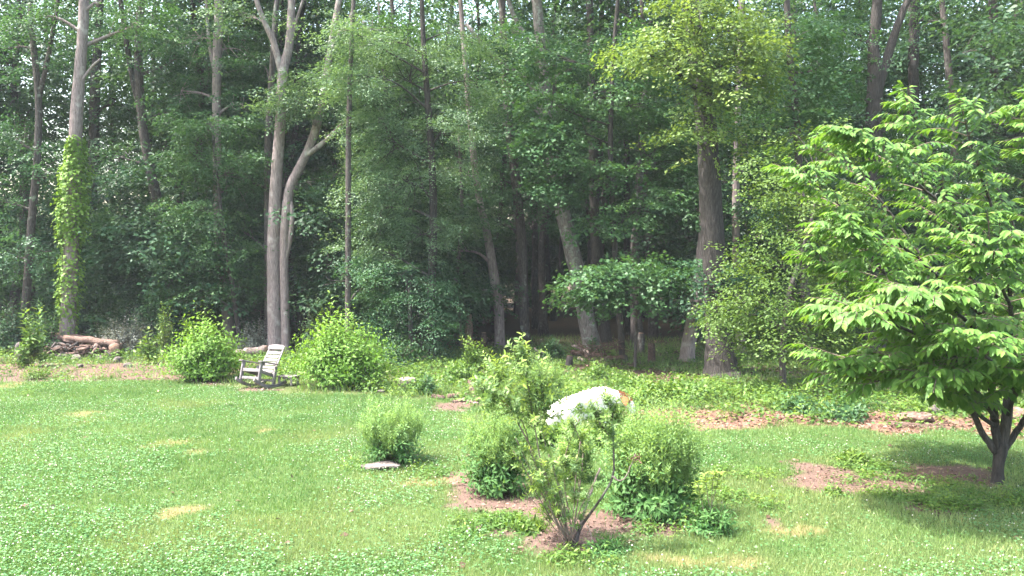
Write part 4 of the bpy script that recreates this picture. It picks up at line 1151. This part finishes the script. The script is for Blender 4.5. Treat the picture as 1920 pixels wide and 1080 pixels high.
# ------------------------------------------------------------------ leggy willow in front
def willow():
    rng = np.random.default_rng(404)
    d0 = gdist(1030)
    base = at(1075, 1032, d0); base[2] = 0
    root = thing('willow_shrub', 'leggy open willow shrub with bare stems and yellow green tips', 'shrub', base)
    W = lambda px, py, w, dy=0: np.append(at(px, py, d0 + dy), w / F * d0 / 2)
    S = [
        ([W(1068, 1022, 6), W(1023, 913, 6, .1), W(993, 837, 5, .2), W(963, 777, 5, .25), W(945, 735, 4, .3), W(925, 700, 3, .35)], 'twig'),
        ([W(1071, 1018, 6), W(1050, 953, 5, -.05), W(1020, 887, 4, -.1), W(1007, 820, 4, -.1), W(1000, 770, 3, -.1), W(985, 680, 2, -.1), W(972, 655, 2, -.1)], 'twig'),
        ([W(1073, 1034, 20), W(1082, 1008, 15), W(1092, 985, 9), W(1133, 927, 7, -.1), W(1152, 887, 6, -.15), W(1149, 807, 5, -.15), W(1147, 770, 3.5, -.15), W(1135, 745, 3, -.15)], 'bark'),
        ([W(1088, 985, 8), W(1107, 927, 7, .08), W(1127, 874, 6, .12)], 'deadwood'),
        ([W(1148, 892, 6, -.15), W(1163, 902, 5, -.2), W(1172, 890, 4, -.25), W(1184, 868, 3, -.25), W(1190, 848, 2, -.25)], 'deadwood'),
        ([W(1066, 1020, 5), W(1040, 970, 4, -.2), W(1026, 930, 4, -.3), W(1005, 880, 3, -.35), W(990, 845, 2, -.4)], 'twig'),
        ([W(1072, 1015, 5), W(1068, 960, 4, .2), W(1058, 900, 4, .35), W(1062, 840, 3, .45), W(1085, 780, 2, .5)], 'twig'),
        ([W(1076, 1015, 5), W(1080, 960, 4, .2), W(1092, 900, 4, .3), W(1096, 840, 3, .4), W(1080, 790, 2, .4)], 'twig'),
        ([W(1060, 1020, 5), W(1046, 990, 4, .1), W(1034, 960, 3, .1), W(1020, 915, 3, .15), W(1030, 850, 2, .2)], 'twig'),
        ([W(1100, 985, 4, -.1), W(1108, 1000, 3, -.15), W(1116, 1020, 2, -.2)], 'deadwood'),
        ([W(993, 837, 4, .2), W(978, 790, 3, .0), W(950, 760, 3, -.1), W(925, 742, 2, -.15), W(905, 735, 2, -.2)], 'twig'),
        ([W(1003, 800, 3, -.1), W(1020, 760, 2, 0), W(1012, 705, 2, 0)], 'twig'),
        ([W(1150, 830, 4, -.15), W(1128, 800, 3, -.2), W(1112, 780, 2, -.2), W(1085, 770, 1.5, -.2)], 'twig'),
    ]
    for k in range(16):
        x1, y1, dy = rng.uniform(955, 1120), rng.uniform(800, 930), rng.uniform(-.35, .4)
        S.append(([W(1070 + rng.normal() * 6, 1022, 3.5, dy * .1), W(1070 * .6 + x1 * .4 + rng.normal() * 5, 1022 * .6 + y1 * .4, 3, dy * .5), W(x1, y1, 2, dy)], 'twig'))
    lines = []
    for pts, m in S:
        C = curve(pts, 18); C[2:, :3] += np.cumsum(rng.normal(size=(16, 3)) * .004, 0)
        mb = MB(); mb.tube(C[:, :3], np.maximum(C[:, 3] * .65, .003), 7, True, .04, rng)
        o = mb.build('stem', M[m], None, True); at_world(o, root)
        lines.append(C[:, :3])
    P, D, N, L, tip = [], [], [], [], []
    mt = MB()
    def shoots(line, f0, f1, n, ln, spread, young, dn=15, lf=.062):
        for k in range(n):
            f = f0 + (f1 - f0) * rng.random()
            i = min(int(f * 16), 16)
            p = line[i] + (line[i + 1] - line[i]) * rng.random()
            t = unit(line[min(i + 1, 17)] - line[max(i - 1, 0)])
            v = unit(t + rng.normal(size=3) * spread * 1.5 + np.array([0, 0, .35]))
            l = ln * rng.uniform(.5, 1.25)
            e = p + v * l
            mt.tube(curve([p, (p + e) / 2 + rng.normal(size=3) * .01, e], 4), [.004, .003, .0025, .002], 3, False)
            yg = young * (1 if rng.random() < .6 else .3)
            for j in range(int(dn * rng.uniform(.7, 1.3))):
                g = .15 + .88 * j / dn
                a = j * 2.4 + k
                h1 = unit(np.cross(v, (.3, .5, .9))); h2 = np.cross(v, h1)
                s = h1 * math.cos(a) + h2 * math.sin(a)
                P.append(p + v * l * g); D.append(s * .95 + v * .6); N.append(v - s * .4 + rng.normal(size=3) * .2)
                L.append(lf * rng.uniform(.7, 1.25)); tip.append(np.clip(yg * (g * 1.25), 0, 1))
    shoots(lines[0], .55, 1, 54, .32, .75, .5)
    shoots(lines[1], .58, 1, 54, .30, .7, .7)
    shoots(lines[10], .3, 1, 46, .28, .75, .3)
    shoots(lines[11], .2, 1, 40, .30, .7, .6)
    shoots(lines[2], .68, 1, 30, .17, .6, .3)
    shoots(lines[12], .2, 1, 22, .2, .6, .3)
    shoots(lines[5], .45, 1, 16, .16, .7, .95)
    shoots(lines[6], .35, 1, 16, .18, .6, .6)
    shoots(lines[7], .35, 1, 16, .18, .6, .55)
    shoots(lines[8], .4, 1, 14, .16, .7, .8)
    for ln in lines[13:]:
        shoots(ln, .5, 1, 6, .13, .7, rng.choice([.1, .5, .9]))
    at_world(mt.build('shoots', M['stem']), root)['kind'] = 'stuff'
    leaf_parts(root, 'lance', M['willow'], np.array(P), np.array(D), np.array(N), np.array(L), np.array(tip), 300)
    n = 22
    q = lines[4][-1] + rng.normal(size=(n, 3)) * .035 + np.array([0, 0, -.03])
    mb = MB(); add_leaves(mb, 'narrow', q, rng.normal(size=(n, 3)) + np.array([0, 0, -1.]), rng.normal(size=(n, 3)), .05 + .03 * rng.random(n), rng.random(n))
    o = at_world(mb.build('withered_leaves', M['rust']), root); o['kind'] = 'stuff'
willow()
# ------------------------------------------------------------------ rocking chair and side table
def rot_x(a):
    c, s = math.cos(a), math.sin(a); return np.array([[1, 0, 0], [0, c, -s], [0, s, c]])

def part_box(root, name, c, size, rot=None, mat='paint', bev=.006):
    mb = MB(); mb.box(c, size, rot)
    o = mb.build(name, M[mat], root)
    b = o.modifiers.new('soft_edges', 'BEVEL'); b.width = bev; b.segments = 2
    return o

def side_poly(root, name, yz, x0, x1, mat='paint'):
    """board cut to an outline in the y,z plane, from x0 to x1"""
    n = len(yz)
    V = [(x0, y, z) for y, z in yz] + [(x1, y, z) for y, z in yz]
    Q = [(i, (i + 1) % n, n + (i + 1) % n, n + i) for i in range(n)]
    me = bpy.data.meshes.new(name)
    me.from_pydata(V, [], [tuple(range(n))[::-1], tuple(range(n, 2 * n))] + Q)
    me.materials.append(M[mat]); me.update()
    return link(name, me, root)

def rocking_chair():
    p = gnd(484, 726)
    root = thing('rocking_chair', 'weathered white slatted wooden rocking chair tilted back between the lime bushes', 'rocking chair', p)
    tilt = math.radians(-13)
    root.rotation_euler = (0, 0, math.radians(-25))
    # local: front = -y, width along x; everything turned back about the rocker contact point
    R0 = rot_x(tilt)
    def T(c): return R0 @ np.array(c, float)
    def bx(name, c, size, rx=0.):
        return part_box(root, name, T(c), size, R0 @ rot_x(rx))
    for s in (-1, 1):
        x = s * .30
        # rocker: a curved runner
        yz = []
        R_ = 1.25
        top, bot = [], []
        for a in np.linspace(-.44, .52, 15):
            y, z = R_ * math.sin(a), R_ - R_ * math.cos(a)
            bot.append(T((0, y, z))[1:]); top.append(T((0, y * .97, z + .075))[1:])
        side_poly(root, 'rocker', [tuple(q) for q in bot + top[::-1]], x - .02, x + .02)
        bx('front_leg', (x, -.34, .345), (.045, .09, .54))
        bx('rear_leg', (x, .22, .32), (.045, .09, .50))
        bx('armrest', (x + s * .02, -.08, .63), (.12, .70, .03))
        bx('arm_bracket', (x + s * .025, -.27, .575), (.03, .05, .08))
        bx('side_rail', (x - s * .045, -.06, .36), (.035, .52, .08), -.12)
    bx('front_rail', (0, -.355, .40), (.52, .03, .085))
    bx('stretcher', (0, -.345, .20), (.55, .028, .07))
    bx('stretcher', (0, .22, .20), (.55, .028, .06))
    for k in range(6):
        y = -.33 + k * .092
        bx('seat_slat', (0, y, .425 - .12 * (y + .33)), (.54, .078, .022), -.12)
    # back: two stiles, slats across, arched top board
    ang = math.radians(-21)
    Rb = rot_x(ang)
    o = np.array([0, .20, .34])
    def B(c): return o + Rb @ np.array(c, float)
    for s in (-1, 1):
        bx('back_stile', B((s * .235, 0, .40)), (.05, .03, .82), ang)
    for k in range(6):
        bx('back_slat', B((0, -.022, .10 + k * .108)), (.44, .02, .085), ang)
    n = 12
    out = [(-.27, .755), (.27, .755)] + [(.27 * math.cos(a), .835 + .055 * math.sin(a)) for a in np.linspace(0, math.pi, n)]
    V = [T(B((x, y, z))) for y in (-.034, .0) for x, z in out]
    m = len(out)
    me = bpy.data.meshes.new('top_board')
    me.from_pydata([tuple(v) for v in V], [], [tuple(range(m)), tuple(range(m, 2 * m))[::-1]] + [(i, m + i, m + (i + 1) % m, (i + 1) % m) for i in range(m)])
    me.materials.append(M['paint'])
    link('top_board', me, root)
rocking_chair()

def side_table():
    p = gnd(541, 722)
    root = thing('side_table', 'small low weathered slatted side table right of the rocking chair', 'table', p)
    root.rotation_euler = (0, 0, math.radians(-20))
    for k in range(4):
        part_box(root, 'table_slat', (0, -.15 + k * .10, .235), (.48, .088, .022))
    for x in (-.19, .19):
        for y in (-.14, .14):
            part_box(root, 'leg', (x, y, .11), (.05, .035, .22))
    for y in (-.14, .14):
        part_box(root, 'apron', (0, y, .20), (.33, .022, .045))
side_table()

# ------------------------------------------------------------------ stones, logs, stumps
def rock_mesh(size, seed, flat=1.0):
    rng = np.random.default_rng(seed)
    import bmesh
    bm = bmesh.new()
    bmesh.ops.create_icosphere(bm, subdivisions=3, radius=1)
    off = rng.random(3) * 50
    cut = [(unit(rng.normal(size=3)), rng.uniform(.55, .85)) for _ in range(9)]
    from mathutils import noise
    for v in bm.verts:
        c = np.array(v.co)
        for n, k in cut:
            q = c @ n
            if q > k: c = c - n * (q - k) * .85
        c = c * (1 + .13 * noise.noise(Vector(c * 1.7 + off)) + .05 * noise.noise(Vector(c * 5 + off)))
        v.co = Vector(c * np.array(size))
    me = bpy.data.meshes.new('stone')
    bm.to_mesh(me); bm.free()
    return me

def stone(name, label, px, py, size, mat='stone', rz=0., ry=0., sink=.25, seed=0, cat='stone', z=None, group=None):
    p = gnd(px, py)
    me = rock_mesh(size, seed)
    me.materials.append(M[mat])
    o = link(name, me)
    o.location = (p[0], p[1], (zgp(p) + size[2] * (1 - 2 * sink)) if z is None else z)
    o.rotation_euler = (0, ry, rz)
    return tag(o, label, cat, group)

stone('flat_stone', 'flat grey stone slab lying at the foot of the weedy lawn bush', 716, 878, (.36, .25, .06), seed=1, rz=-.25, cat='stone', sink=.15)
stone('upright_stone', 'pale rounded stone standing upright at the left end of the log pile', 37, 678, (.17, .16, .42), seed=2, sink=.18)
stone('pink_rock', 'flat pinkish rock in the litter under the lowest cherry branches', 1716, 791, (.36, .25, .13), 'log', seed=3, sink=.2)
stone('grey_rock', 'small grey rock at the right end of the mulch below the cherry', 1755, 776, (.16, .14, .11), seed=4)
stone('pale_rock', 'small pale rock on the lawn edge left of the sawn stump', 714, 736, (.15, .10, .05), seed=5)
stone('orange_rock', 'rounded reddish rock behind the cherry trunk near the frame edge', 1905, 786, (.22, .2, .16), 'log', seed=6)
LP = [(120, 672, .20, 'pale stone at the middle of the base of the log pile'), (143, 674, .17, 'second pale stone right of the middle at the base of the log pile'), (165, 671, .15, 'small stone below the round log end'), (98, 671, .17, 'grey stone low at the left of the log pile'),
      (188, 674, .16, 'stone directly under the right part of the long log'), (222, 680, .17, 'outermost pale stone right of the log pile'), (240, 690, .12, 'small stone lying on the dirt right of the log pile'), (150, 690, .10, 'small stone lying on the dirt in front of the log pile')]
for i, (px, py, s, lb) in enumerate(LP):
    stone('pile_stone', lb, px, py, (s * 1.2, s, s * .8), seed=20 + i, rz=i * 1.1, group='stones round the log pile')

def log(name, label, a, b, r0, r1, mat='log', cat='log', group=None, seed=0, bend=.04, stubs=0, sides=14, cut='cutwood'):
    """a real log between two ground-frame points with sawn ends as parts"""
    rng = np.random.default_rng(seed + 900)
    a, b = np.asarray(a, float), np.asarray(b, float)
    root = thing(name, label, cat, a, group)
    n = 12
    C = a + (b - a) * np.linspace(0, 1, n)[:, None]
    C[1:-1] += rng.normal(size=(n - 2, 3)) * bend * np.array([.3, .6, .35])
    rad = np.linspace(r0, r1, n) * (1 + .06 * rng.normal(size=n))
    mb = MB(); mb.tube(C, rad, sides, True, .05, rng)
    for k in range(stubs):
        i = rng.integers(2, n - 2); v = unit(rng.normal(size=3) + np.array([0, -.4, .8]))
        mb.tube([C[i], C[i] + v * r0 * rng.uniform(1.5, 3)], [rad[i] * .35, rad[i] * .15], 6)
    at_world(mb.build('log_body', M[mat], None, True), root)
    for e, (q, w, rr) in enumerate(((C[0], C[0] - C[1], rad[0]), (C[-1], C[-1] - C[-2], rad[-1]))):
        w = unit(w)
        mb = MB(); mb.tube([q + w * .003, q + w * .012], [rr * .93, rr * .9], sides)
        at_world(mb.build('cut_end', M[cut]), root)
    return root

def G(px, py, d):
    return at(px, py, d)

dp = 28.3
log('long_log', 'long pinkish log lying along the top of the log pile', G(122, 634, dp), G(222, 645, dp - .4), .115, .14, seed=1, stubs=1)
log('old_log', 'older darker log lying along the top left of the log pile', G(62, 629, dp + .3), G(124, 636, dp + .1), .10, .12, 'rotwood', seed=2, stubs=1)
log('split_log', 'split reddish log lying behind the left part of the pile', G(82, 624, dp + .6), G(160, 634, dp + .5), .07, .08, seed=3)
log('short_log', 'short thick log with round cut end facing the yard at the right of the pile', G(214, 653, dp - .75), G(221, 649, dp + .1), .17, .17, seed=4)
log('short_log', 'short log standing in the pile left of the round cut end', G(184, 668, dp - .3), G(183, 645, dp - .3), .11, .10, seed=5)
log('fallen_log', 'grey log lying on the ground behind the rocking chair', G(438, 662, 29), G(500, 655, 28.5), .12, .15, 'deadwood', seed=6)
def debris_mound():
    rng = np.random.default_rng(71)
    root = thing('debris_mound', 'heap of rotten wood chunks and bark filling the log pile', 'wood heap', (G(145, 668, dp)[0], dp, 0))
    made = 0
    for k in range(240):
        px = 66 + 160 * rng.random(); dd = dp - .9 + 1.5 * rng.random()
        c = at(px, 640, dd); c[2] = rng.random() ** .8 * (.66 - .003 * abs(px - 140)) * (1 - .4 * abs(dd - dp))
        if c[2] < .03: c[2] = .05
        l, w = rng.uniform(.18, .6), rng.uniform(.025, .075)
        mb = MB()
        v = unit(rng.normal(size=3) * np.array([1, .8, .3]))
        mb.tube([c - v * l / 2, c + v * l * .1, c + v * l / 2], [w * .8, w, w * .6], 7, True, .15, rng)
        at_world(mb.build('wood_chunk', M[['rotwood', 'rotwood', 'bark_dark', 'rotwood', 'log', 'stone'][rng.integers(6)]]), root)
debris_mound()

def stump(name, label, px, py, r, h, mat='deadwood', cut='cutwood', tilt=(0, 0), seed=0, cat='stump', d=None, sides=18, taper=.85):
    rng = np.random.default_rng(seed + 70)
    d = d or gdist(py)
    p = at(px, py, d); p[2] = 0
    root = thing(name, label, cat, p)
    t = np.array([tilt[0], tilt[1], 0])
    Z = np.array([-.08, 0, .15 * h, .6 * h, h])
    C = p + np.stack([0 * Z, 0 * Z, Z], -1) + np.clip(Z, 0, None)[:, None] * t
    mb = MB(); mb.tube(C, r * np.array([1.3, 1.2, 1.02, .9, taper]), sides, True, .06, rng)
    at_world(mb.build('bark', M[mat], None, True), root)
    mb = MB(); ax = unit(C[-1] - C[-2]); mb.tube([C[-1] + ax * .003, C[-1] + ax * .016], [r * taper * .93, r * taper * .9], sides)
    at_world(mb.build('cut_top', M[cut]), root)
    return root

stump('sawn_stump', 'wide grey weathered sawn stump right of the large lime bush', 764, 731, .26, .27, 'bark', 'deadwood', (.0, -.12), 1)
stump('short_stump', 'small dark leaning stump at the left foot of the brush pile', 1066, 690, .12, .36, 'bark_dark', 'rotwood', (.12, 0), 2)
stump('cut_stump', 'thin cut stump with pale orange top in the grass right of the brush pile', 1201, 664, .13, .75, 'bark', 'cutwood', (.03, 0), 3)
stump('red_stump', 'reddish brown weathered post like stump at the end of the pale fallen pole', 1222, 680, .125, .62, 'rotwood', 'rotwood', (-.02, 0), 4)
stump('far_stump', 'small pale topped stump left of the bent trunk in the dark wood', 907, 652, .12, .62, 'rotwood', 'cutwood', (0, 0), 5, d=31)
stump('broken_snag', 'broken greyish pink dead snag with a jagged top in the dark wood', 879, 655, .16, 1.35, 'log', 'rotwood', (.02, 0), 6, d=30.8, taper=.5)
log('fallen_pole', 'pale thin fallen pole lying in the grass between reddish stump and leaning trunk', G(1228, 668, 28.5), G(1286, 666, 28.7), .05, .06, 'deadwood', seed=8)
log('fallen_pole', 'grey fallen pole lying right of the leaning grey trunk in the grass', G(1300, 667, 29), G(1345, 663, 29), .05, .05, 'bark', seed=9)
def wound():
    c = G(1223, 583, 36) + np.array([0, -.24, 0])
    mb = MB(); mb.tube([c + np.array([0, 0, -.2]), c, c + np.array([.01, 0, .2])], [.04, .09, .05], 7)
    return tag(mb.build('bracket_fungus', M['cutwood']), 'small pale orange patch high on the brown trunk behind the maple sapling', 'fungus')
wound()

bd = 26.8
BR = [((1072, 660, .2), (1130, 668, .0), .07, .05, 'rotwood', 'thick brown beam lying across the top of the brush pile'),
      ((1128, 672, -.4), (1174, 670, -.4), .06, .055, 'rotwood', 'straight brown pole sticking out to the right of the brush pile'),
      ((1172, 668, -.4), (1178, 686, -.5), .055, .05, 'bark_dark', 'short dark stake propping the right end of the brown pole'),
      ((1080, 650, .1), (1104, 664, .0), .03, .05, 'deadwood', 'pale crooked branch rising from the brush pile'),
      ((1074, 648, .1), (1082, 650, .1), .03, .03, 'deadwood', 'pale broken branch tip above the left of the brush pile'),
      ((1085, 672, -.3), (1112, 690, -.6), .05, .045, 'deadwood', 'grey leaning stick in the front of the brush pile'),
      ((1098, 668, -.3), (1118, 692, -.6), .05, .04, 'rotwood', 'second leaning brown stick in the front of the brush pile'),
      ((1104, 674, -.2), (1142, 684, -.3), .055, .05, 'rotwood', 'brown log lying low in the right half of the brush pile'),
      ((1068, 684, -.4), (1098, 688, -.4), .06, .06, 'bark_dark', 'dark log at the bottom left of the brush pile'),
      ((1002, 652, .2), (1044, 676, -.2), .02, .025, 'deadwood', 'thin pale stick slanting down behind the feathery bush'),
      ((1090, 690, -.5), (1150, 688, -.5), .06, .06, 'bark_dark', 'dark log along the bottom of the brush pile')]
for i, (a, b, r0, r1, m, lb) in enumerate(BR):
    log('brush_branch', lb, G(a[0], a[1], bd + a[2]), G(b[0], b[1], bd + b[2]), r0 * 1.35, r1 * 1.35, m, 'branch', 'dead branches in the brush pile', 30 + i, .05, 1 if i % 2 else 0, 9, 'rotwood')
def twigs_pile():
    rng = np.random.default_rng(91)
    mb = MB()
    for k in range(70):
        c = G(1110 + rng.normal() * 26, 682, bd + rng.normal() * .5); c[2] = rng.random() * .55
        v = unit(rng.normal(size=3) * np.array([1, .7, .6])); l = rng.uniform(.3, 1.1)
        mb.tube(curve([c - v * l / 2, c + rng.normal(size=3) * .06, c + v * l / 2], 5), np.linspace(.016, .005, 5), 4, False)
    tag(mb.build('brush_twigs', M['rotwood']), 'tangle of thin dead twigs heaped in the brush pile', 'twigs', None, 'stuff')
twigs_pile()

# rotten wood heap by the lawn edge
RW = [((842, 748), (890, 744), .07, .05, 'log', 'pinkish rotten log along the back of the small wood heap'), ((850, 757), (884, 753), .045, .04, 'log', 'pale pink split piece lying in front of the small wood heap'),
      ((868, 752), (896, 760), .035, .03, 'deadwood', 'bleached stick at the right front of the small wood heap'), ((812, 748), (832, 751), .06, .05, 'rotwood', 'short brown chunk left of the small wood heap'),
      ((880, 736), (892, 758), .05, .07, 'rotwood', 'dark upright rotten chunk at the right end of the small wood heap')]
for i, (a, b, r0, r1, m, lb) in enumerate(RW):
    pa, pb = gnd(*a), gnd(*b)
    pa[2] = r0 * .8 + (.22 if i == 4 else 0); pb[2] = r1 * .8
    log('rotten_wood', lb, pa, pb, r0, r1, m, 'wood', 'rotten wood at the lawn edge', 60 + i, .03, 0, 9, 'rotwood')

# ------------------------------------------------------------------ white dog
def dog():
    d = 14.9
    k = d / F
    base = at(1108, 806, d); base[2] = 0
    root = thing('dog', 'large white dog with tan ears and lowered head behind the willow', 'dog', base)
    root.rotation_euler = (0, 0, math.radians(22))
    # joints: x to the right, y away, z up; sloping back, head lowered to the right and turned to the viewer
    J = {
        'pelvis': (-.46, .0, .42, .225), 'waist': (-.17, .0, .52, .245), 'chest': (.16, .0, .585, .28), 'withers': (.33, .0, .60, .235),
        'neck': (.50, -.04, .59, .175), 'poll': (.66, -.10, .585, .125), 'brow': (.725, -.15, .52, .11), 'muzzle': (.77, -.20, .40, .07), 'nose': (.785, -.225, .33, .05),
        'rump': (-.70, .0, .345, .235), 'tail1': (-.80, .03, .22, .13), 'tail2': (-.82, .06, .12, .08), 'tail3': (-.82, .08, .06, .04),
    }
    for s, nm in ((-1, 'l'), (1, 'r')):
        J['hip' + nm] = (-.48, .14 * s, .34, .17); J['knee' + nm] = (-.34, .18 * s, .25, .11); J['hock' + nm] = (-.56, .17 * s, .14, .06); J['hfoot' + nm] = (-.53, .17 * s, .035, .05); J['htoe' + nm] = (-.44, .17 * s, .03, .045)
        J['shoulder' + nm] = (.27, .12 * s, .50, .13); J['elbow' + nm] = (.20 + .06 * s, .14 * s, .34, .075); J['wrist' + nm] = (.27 + .08 * s, .14 * s, .15, .05); J['ffoot' + nm] = (.27 + .08 * s, .14 * s, .035, .05); J['ftoe' + nm] = (.35 + .08 * s, .14 * s, .03, .045)
    E = [('pelvis', 'waist'), ('waist', 'chest'), ('chest', 'withers'), ('withers', 'neck'), ('neck', 'poll'), ('poll', 'brow'), ('brow', 'muzzle'), ('muzzle', 'nose'), ('pelvis', 'rump'), ('rump', 'tail1'), ('tail1', 'tail2'), ('tail2', 'tail3')]
    for nm in 'lr':
        E += [('pelvis', 'hip' + nm), ('hip' + nm, 'knee' + nm), ('knee' + nm, 'hock' + nm), ('hock' + nm, 'hfoot' + nm), ('hfoot' + nm, 'htoe' + nm), ('chest', 'shoulder' + nm), ('shoulder' + nm, 'elbow' + nm), ('elbow' + nm, 'wrist' + nm), ('wrist' + nm, 'ffoot' + nm), ('ffoot' + nm, 'ftoe' + nm)]
    names = list(J)
    me = bpy.data.meshes.new('body')
    me.from_pydata([J[n][:3] for n in names], [(names.index(a), names.index(b)) for a, b in E], [])
    o = link('body', me, root)
    sm = o.modifiers.new('skin', 'SKIN'); sm.use_smooth_shade = True
    for i, n in enumerate(names):
        v = me.skin_vertices[0].data[i]; v.radius = (J[n][3],) * 2; v.use_root = n == 'pelvis'
    ss = o.modifiers.new('smooth', 'SUBSURF'); ss.levels = ss.render_levels = 2
    dg = bpy.context.evaluated_depsgraph_get()
    ev = bpy.data.meshes.new_from_object(o.evaluated_get(dg))
    o.modifiers.clear()
    from mathutils import noise
    for v in ev.vertices:
        f = .009 if v.co.x < .5 else .005
        v.co += v.normal * f * (noise.noise(v.co * 9) + .5 * noise.noise(v.co * 22))
    ev.materials.clear(); ev.materials.append(M['dogfur']); ev.name = 'body'
    o.data = ev
    rng = np.random.default_rng(8)
    # coat: short locks lying back along the body
    n0 = len(ev.polygons)
    Pc = np.array([p.center for p in ev.polygons]); Nc = np.array([p.normal for p in ev.polygons]); Ar = np.array([p.area for p in ev.polygons])
    idx = rng.choice(n0, 15000, p=Ar / Ar.sum())
    P = Pc[idx] + rng.normal(size=(len(idx), 3)) * .008; N = Nc[idx]
    head = P[:, 0] > .52
    lay = np.where(head[:, None], np.array([-.3, .3, .5]), np.array([-1., .0, -.55]))
    D = unit(lay - N * (lay * N).sum(-1, keepdims=True)) + N * .12 + rng.normal(size=N.shape) * .25
    L = np.where(head | (P[:, 2] < .2), .012, .022) * (.6 + .8 * rng.random(len(P)))
    mb = MB(); add_leaves(mb, 'slim', P, D, N + rng.normal(size=N.shape) * .4, L, .5)
    f = mb.build('coat', M['dogfur'], root); f['kind'] = 'stuff'
    # ears: folded tan flaps on both sides of the skull
    hv = unit(np.array(J['brow'][:3]) - np.array(J['poll'][:3]))
    for s in (-1, 1):
        sidev = unit(np.cross(hv, [0, 0, 1.])) * -s
        a = np.array(J['poll'][:3]) + sidev * .105 + np.array([0, -.05, .07])
        dn = unit(sidev * .75 + np.array([.08, -.25, -.95]))
        wv = unit(np.cross(dn, sidev + np.array([0, -.6, .2])))
        th = unit(np.cross(wv, dn))
        prof = [(0, .04), (.04, .07), (.09, .072), (.15, .045), (.20, .008)]
        V, Q = [], []
        for t, w in prof:
            for u in (-1, -.4, .4, 1):
                V.append(a + dn * t + wv * u * w + th * (.014 * (1 - u * u) + .004))
            for u in (1, .4, -.4, -1):
                V.append(a + dn * t + wv * u * w - th * .01)
        for i in range(len(prof) - 1):
            for j in range(8):
                Q.append((i * 8 + j, i * 8 + (j + 1) % 8, (i + 1) * 8 + (j + 1) % 8, (i + 1) * 8 + j))
        mb = MB(); mb.add(V, None, Q)
        mb.build('ear', M['tanfur'], root, True)
        # eye
        e = np.array(J['brow'][:3]) + sidev * .05 + unit(np.array(J['muzzle'][:3]) - np.array(J['brow'][:3])) * .045 + np.array([0, -.062, .02])
        mb = MB(); mb.tube([e + [0, .008, 0], e, e + [0, -.006, 0]], [.006, .011, .005], 8)
        mb.build('eye', M['nose'], root, True)
    q = np.array(J['nose'][:3]); v = unit(q - np.array(J['muzzle'][:3]))
    mb = MB(); mb.tube([q + v * .02, q + v * .045, q + v * .058], [.03, .028, .012], 10)
    mb.build('nose', M['nose'], root, True)
    # tan mask patch over the skull between the ears
    c = np.array(J['poll'][:3])
    sel = np.linalg.norm(P - (c + np.array([.0, -.04, .05])), axis=1) < .15
    mb = MB(); add_leaves(mb, 'rhomb', P[sel] + N[sel] * .008, D[sel], N[sel], 0 * L[sel] + .045, .5)
    if sel.any():
        t = mb.build('tan_patch', M['tanfur'], root); t['kind'] = 'stuff'
dog()

# ------------------------------------------------------------------ light summer haze
def haze():
    me = bpy.data.meshes.new('haze')
    x0, x1, y0, y1, z0, z1 = -95., 95., -12., 110., -1., 32.
    V = [(x, y, z) for x in (x0, x1) for y in (y0, y1) for z in (z0, z1)]
    me.from_pydata(V, [], [(0, 1, 3, 2), (4, 6, 7, 5), (0, 4, 5, 1), (2, 3, 7, 6), (0, 2, 6, 4), (1, 5, 7, 3)])
    m, nt, out = new_mat('haze_air')
    v = nt.nodes.new('ShaderNodeVolumePrincipled')
    v.inputs['Color'].default_value = (.86, .94, 1, 1)
    v.inputs['Density'].default_value = .00044
    nt.links.new(v.outputs[0], out.inputs['Volume'])
    me.materials.append(m)
    tag(link('haze', me), 'thin pale summer haze in the air of the clearing and wood', 'haze', None, 'stuff')
haze()
